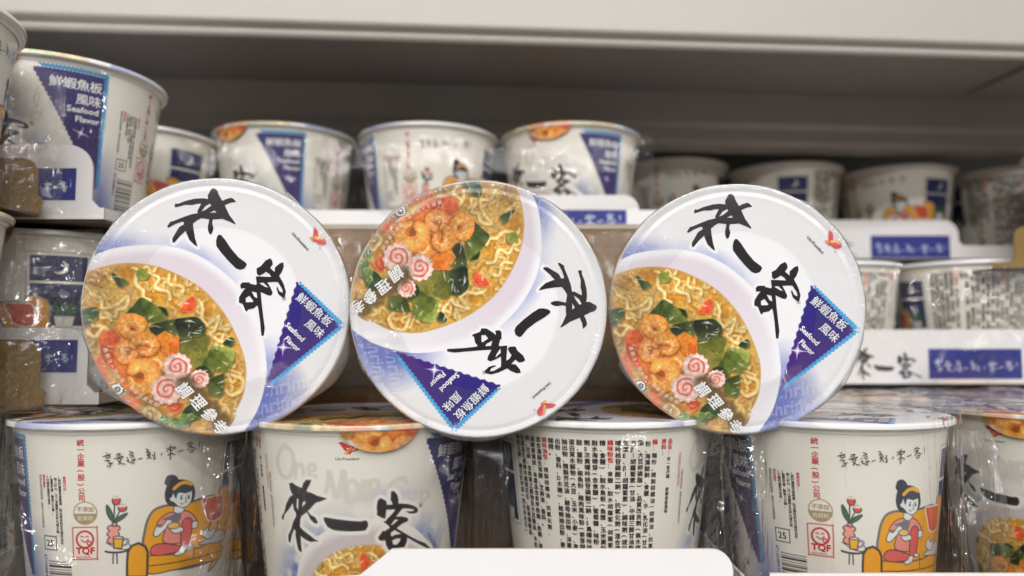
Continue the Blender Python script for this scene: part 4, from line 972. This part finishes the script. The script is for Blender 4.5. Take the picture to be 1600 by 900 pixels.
tray(-.44, -.213, .384, -.0335, .26, -.44, -.2195, .0395, .006, 'white tray with rounded corner and blue label, middle left under the window cup', marks=blue_marks(-15, 120, 531, 582, .384, -.0335))
tray(-.247, .118, .53, .0708, .15, .012, .092, .0335, .0225, 'pale tray in the top layer whose rounded end shows between middle and right lids', marks=blue_marks(800, 979, 328, 350, .53, .0708), rr=.011)
tray(.10, .57, .672, .0735, .15, .13, .409, .0355, .012, 'white tray with blue label, upper right, above the middle layer text cup', marks=blue_marks(1360, 1485, 368, 403, .672, .0735, (1268, 1345)))
tray(.16, .52, .545, -.0325, .14, .16, .52, .0395, .02, 'long white tray with black brush title and blue label, right of the right lid', marks=blue_marks(1450, 1598, 545, 592, .545, -.0325, (1330, 1442)), rr=.004)
tray(-.262, .108, .305, -.1295, .140, pix_at(562, 870, .305)[0], pix_at(1145, 870, .305)[0], pix_at(860, 858, .305)[2] + .1295, .02, 'blank white tray front with sloped left corner, bottom centre under the lids', chamfer=.013, rr=.0085, back=.0955)
tray(pix_at(1203, 896, .322)[0], .39, .322, -.1295, .150, pix_at(1203, 896, .322)[0], .39, pix_at(1400, 896, .322)[2] + .1295, .01, 'blank white tray edge along the bottom right, below the sofa cup', rr=.003, back=.0955)
tray(-.42, -.240, .3725, .0635, -.10, -.42, -.2425, .029, .006, 'brown kraft tray end with rounded corner, upper left edge', kraft=True, rr=.008)
tray(-.42, -.2345, .3725, -.0335, -.10, -.42, -.237, .0335, .006, 'brown kraft tray end with rounded corner, middle left edge', kraft=True, rr=.010)
tray(.350, .60, .535, .052, .12, .366, .60, .030, .004, 'brown kraft tray end at the right edge, beside the white tray', kraft=True, rr=.01)

# kraft carton behind the lying cups
kb = empty('kraft_carton', (-.01, .452, -.0405)); tag(kb, 'plain brown kraft carton behind the three lying cups', 'carton')
mb = MB()
def kbox(x0, x1, y0, y1, z0, z1, nm, col, m=M_kraft):
    b = MB(); b.box(x0, x1, y0, y1, z0, z1, col); return b.build(nm, m, kb)
kbox(-.150, .150, 0, .0016, .0005, .108, 'front_panel', (120, 90, 48)); kbox(-.152, .152, -.0006, .06, .1082, .1112, 'top_flap', (176, 164, 148))
kbox(-.150, -.1484, .0018, .058, .0005, .108, 'side_panel', (138, 106, 58)); kbox(.1484, .150, .0018, .058, .0005, .108, 'side_panel', (138, 106, 58))
kbox(-.148, .148, -.0004, -.0001, .098, .0984, 'crease', (96, 72, 40))
# low printed cups' paper seen dimly through the carton's film: flat strip, the dimness put into its colour
kbox(-.135, .135, -.0008, -.0001, .012, .036, 'dim_cup_strip', (104, 94, 78), M_card)

# ------------------------------------------------------------------ shrink film of the packs
def film(name, path, z0, z1, seed, amp, label, m, cols=260, rows=60, fold=.6, cat='plastic wrap', group='clear shrink wrap of the packs', lean=0.0, zcurve=None, facet=False, pillow=0.0):
    P = cr(path, 40); L_ = np.concatenate([[0], np.cumsum(np.linalg.norm(np.diff(P, axis=0), axis=1))]); u = np.linspace(0, L_[-1], cols)
    x = np.interp(u, L_, P[:, 0]); y = np.interp(u, L_, P[:, 1]); tx = np.gradient(x); ty = np.gradient(y); l = np.hypot(tx, ty); nx, ny = ty / l, -tx / l
    v = np.linspace(0, 1, rows)[:, None]
    a = vnoise(rows, cols, 7 if facet else 22, seed, 3) - .5; b = vnoise(rows, cols * 1, 60, seed + 1, 2) - .5
    if facet: a = a + (np.random.default_rng(seed).random((rows, cols)) - .5) * .28
    w = np.abs(vnoise(rows * 1, cols, 12, seed + 2, 2) - .5)            # ridged creases
    ww = vnoise(rows, cols * 4, 26, seed + 3, 2)[:, ::4] - .5           # upright folds
    ridge = (1 - np.clip(w * 16, 0, 1)) ** 1.5 * np.clip(b * 6 + .6, 0, 1)
    dd = amp * (1.0 * b + .5 * a + fold * ww + .34 * ridge)
    dd = dd + pillow * np.sin(math.pi * v) ** .8
    Z_ = z0 + (z1 - z0) * v + (0 if zcurve is None else zcurve(u / L_[-1])[None] * (1 - v))
    X_ = x[None] + nx[None] * dd + 0 * v; Y_ = y[None] + ny[None] * dd + lean * v
    ox, oy = x.mean(), y.mean()
    mb = MB(); mb.add(np.stack([X_ - ox, Y_ - oy, Z_ + 0 * X_], -1).reshape(-1, 3), grid_faces(rows, cols).tolist(), (0, 0, 0), not facet)
    o = mb.build(name, m); o.location = (ox, oy, 0); tag(o, label, cat, group); return o
def ringpts(cx, cy, r, a0, a1, n=6): return [(cx + r * math.sin(math.radians(a)), cy - r * math.cos(math.radians(a))) for a in np.linspace(a0, a1, n)]
RFm = .0592
def film_top(x0, x1, y0, y1, z, seed, label):
    nx_, ny_ = 220, 90; x = np.linspace(x0, x1, nx_); y = np.linspace(y0, y1, ny_)[:, None]
    n1 = vnoise(ny_, nx_, 30, seed, 3) - .5; n2 = vnoise(ny_, nx_, 9, seed + 1, 2) - .5; r_ = 1 - np.clip(np.abs(n2) * 12, 0, 1)
    Z_ = z + .0022 * n1 + .0004 * r_ * (n1 > 0); mb = MB()
    mb.add(np.stack([x[None] - x.mean() + 0 * Z_, y - y.mean() + 0 * Z_, Z_ - z], -1).reshape(-1, 3), grid_faces(ny_, nx_).tolist(), (0, 0, 0), True)
    o = mb.build('shrink_wrap', M_film); o.location = (x.mean(), float(y.mean()), z); tag(o, label, 'plastic wrap', 'clear shrink wrap of the packs')
film_top(.106, .46, .345, .535, -.0345, 61, 'clear wrap lying flat over the lids at lower right, mirroring the white tray')
film_top(-.45, -.150, .345, .515, -.0345, 67, 'clear wrap lying flat over the lids at lower left below the kraft tray end')
film('shrink_wrap', ringpts(-.192, .385, RFm, -95, 60, 7) + ringpts(-.0757, .381, RFm, -56, 52, 6) + [(-.016, .366)] + ringpts(.0475, .39, RFm, -52, 60, 6), -.1285, -.0345, 11, .0026,
     'clear shrink wrap stretched across the three bottom row cups left of centre', M_film, cols=520, rows=70)
film('shrink_wrap', ringpts(.162, .385, RFm, -60, 60, 7), -.1285, -.0345, 15, .0022, 'clear shrink wrap stretched over the sofa cup at lower right', M_film, cols=400, rows=70)
film('shrink_wrap', [(.088, .350), (.097, .346), (.104, .358), (.110, .346), (.118, .348)], -.134, -.043, 23, .006, 'crumpled clear wrap bunched between the ingredient text cup and the sofa cup', M_filmbag, cols=44, rows=60, fold=1.2, facet=True)
film('shrink_wrap', [(-.262, .372), (-.256, .352), (-.249, .362)], -.134, -.045, 27, .005, 'crumpled clear wrap hanging at the left side of the lower left cup', M_filmbag, cols=26, rows=56, fold=1.2, facet=True)
film('shrink_wrap', [(-.146, .352), (-.139, .356), (-.130, .350)], -.134, -.05, 29, .004, 'clear wrap web pulled tight between the sofa cup and the brush title cup', M_filmbag, cols=26, rows=50, fold=1.2, facet=True)
film('shrink_wrap', [(-.262, .345), (-.250, .352), (-.243, .350), (-.226, .366)], .062, .134, 31, .004, 'crumpled clear wrap hanging beside the near cup at upper left', M_filmbag, cols=44, rows=64, fold=1.3, facet=True)
film('shrink_wrap', [(-.262, .345), (-.246, .352), (-.236, .356), (-.216, .370)], -.034, .050, 37, .004, 'crumpled clear wrap hanging beside the near cup at middle left', M_filmbag, cols=44, rows=64, fold=1.3, facet=True)
film('shrink_wrap', [(-.36, .362), (-.30, .372), (-.25, .374), (-.208, .372)], .063, .138, 41, .003, 'smooth clear wrap over the upper left tray and triangle cup', M_film, cols=200, rows=80)
film('shrink_wrap', [(-.36, .364), (-.30, .374), (-.25, .376), (-.208, .374)], -.033, .056, 43, .003, 'smooth clear wrap over the middle left tray and window cup', M_film, cols=200, rows=80)
film('shrink_wrap', [(-.30, .51), (-.245, .525), (-.187, .528), (-.128, .534), (-.07, .528), (-.01, .532), (.05, .525), (.101, .532)], .0925, .150, 47, .004, 'clear wrap over the three blurred top layer cups behind the lids', M_film, pillow=.008, cols=400, rows=60, zcurve=lambda u: .003 * np.cos(u * 19))
film('shrink_wrap', ringpts(.296, .41, RFm, -38, 30, 6), -.1285, -.0345, 75, .0018, 'clear shrink wrap with lamp streaks over the cup in the lower right corner', M_film, cols=160, rows=70)
film('shrink_wrap', [(.165, .536), (.24, .53), (.32, .535), (.40, .53), (.52, .538)], -.032, .054, 53, .006, 'clear wrap over the middle right cups and long white tray', M_film, pillow=.010, cols=300, rows=80)
film('shrink_wrap', [(-.165, .446), (-.06, .440), (.03, .446), (.145, .442)], -.039, .066, 57, .005, 'clear wrap over the brown carton behind the lying cups', M_film, pillow=.011, cols=300, rows=80)

film('shrink_wrap', [(.205, .348), (.211, .342), (.217, .346), (.223, .352)], -.128, -.042, 71, .005, 'crumpled clear wrap between the sofa cup and the glinting cup at lower right', M_filmbag, cols=110, rows=90, fold=1.2, pillow=.006)
film('shrink_wrap', [(-.019, .350), (-.010, .352), (.0, .350)], -.128, -.044, 73, .003, 'clear wrap web between the brush title cup and the ingredient text cup', M_film, cols=90, rows=80, fold=.8, pillow=.010)
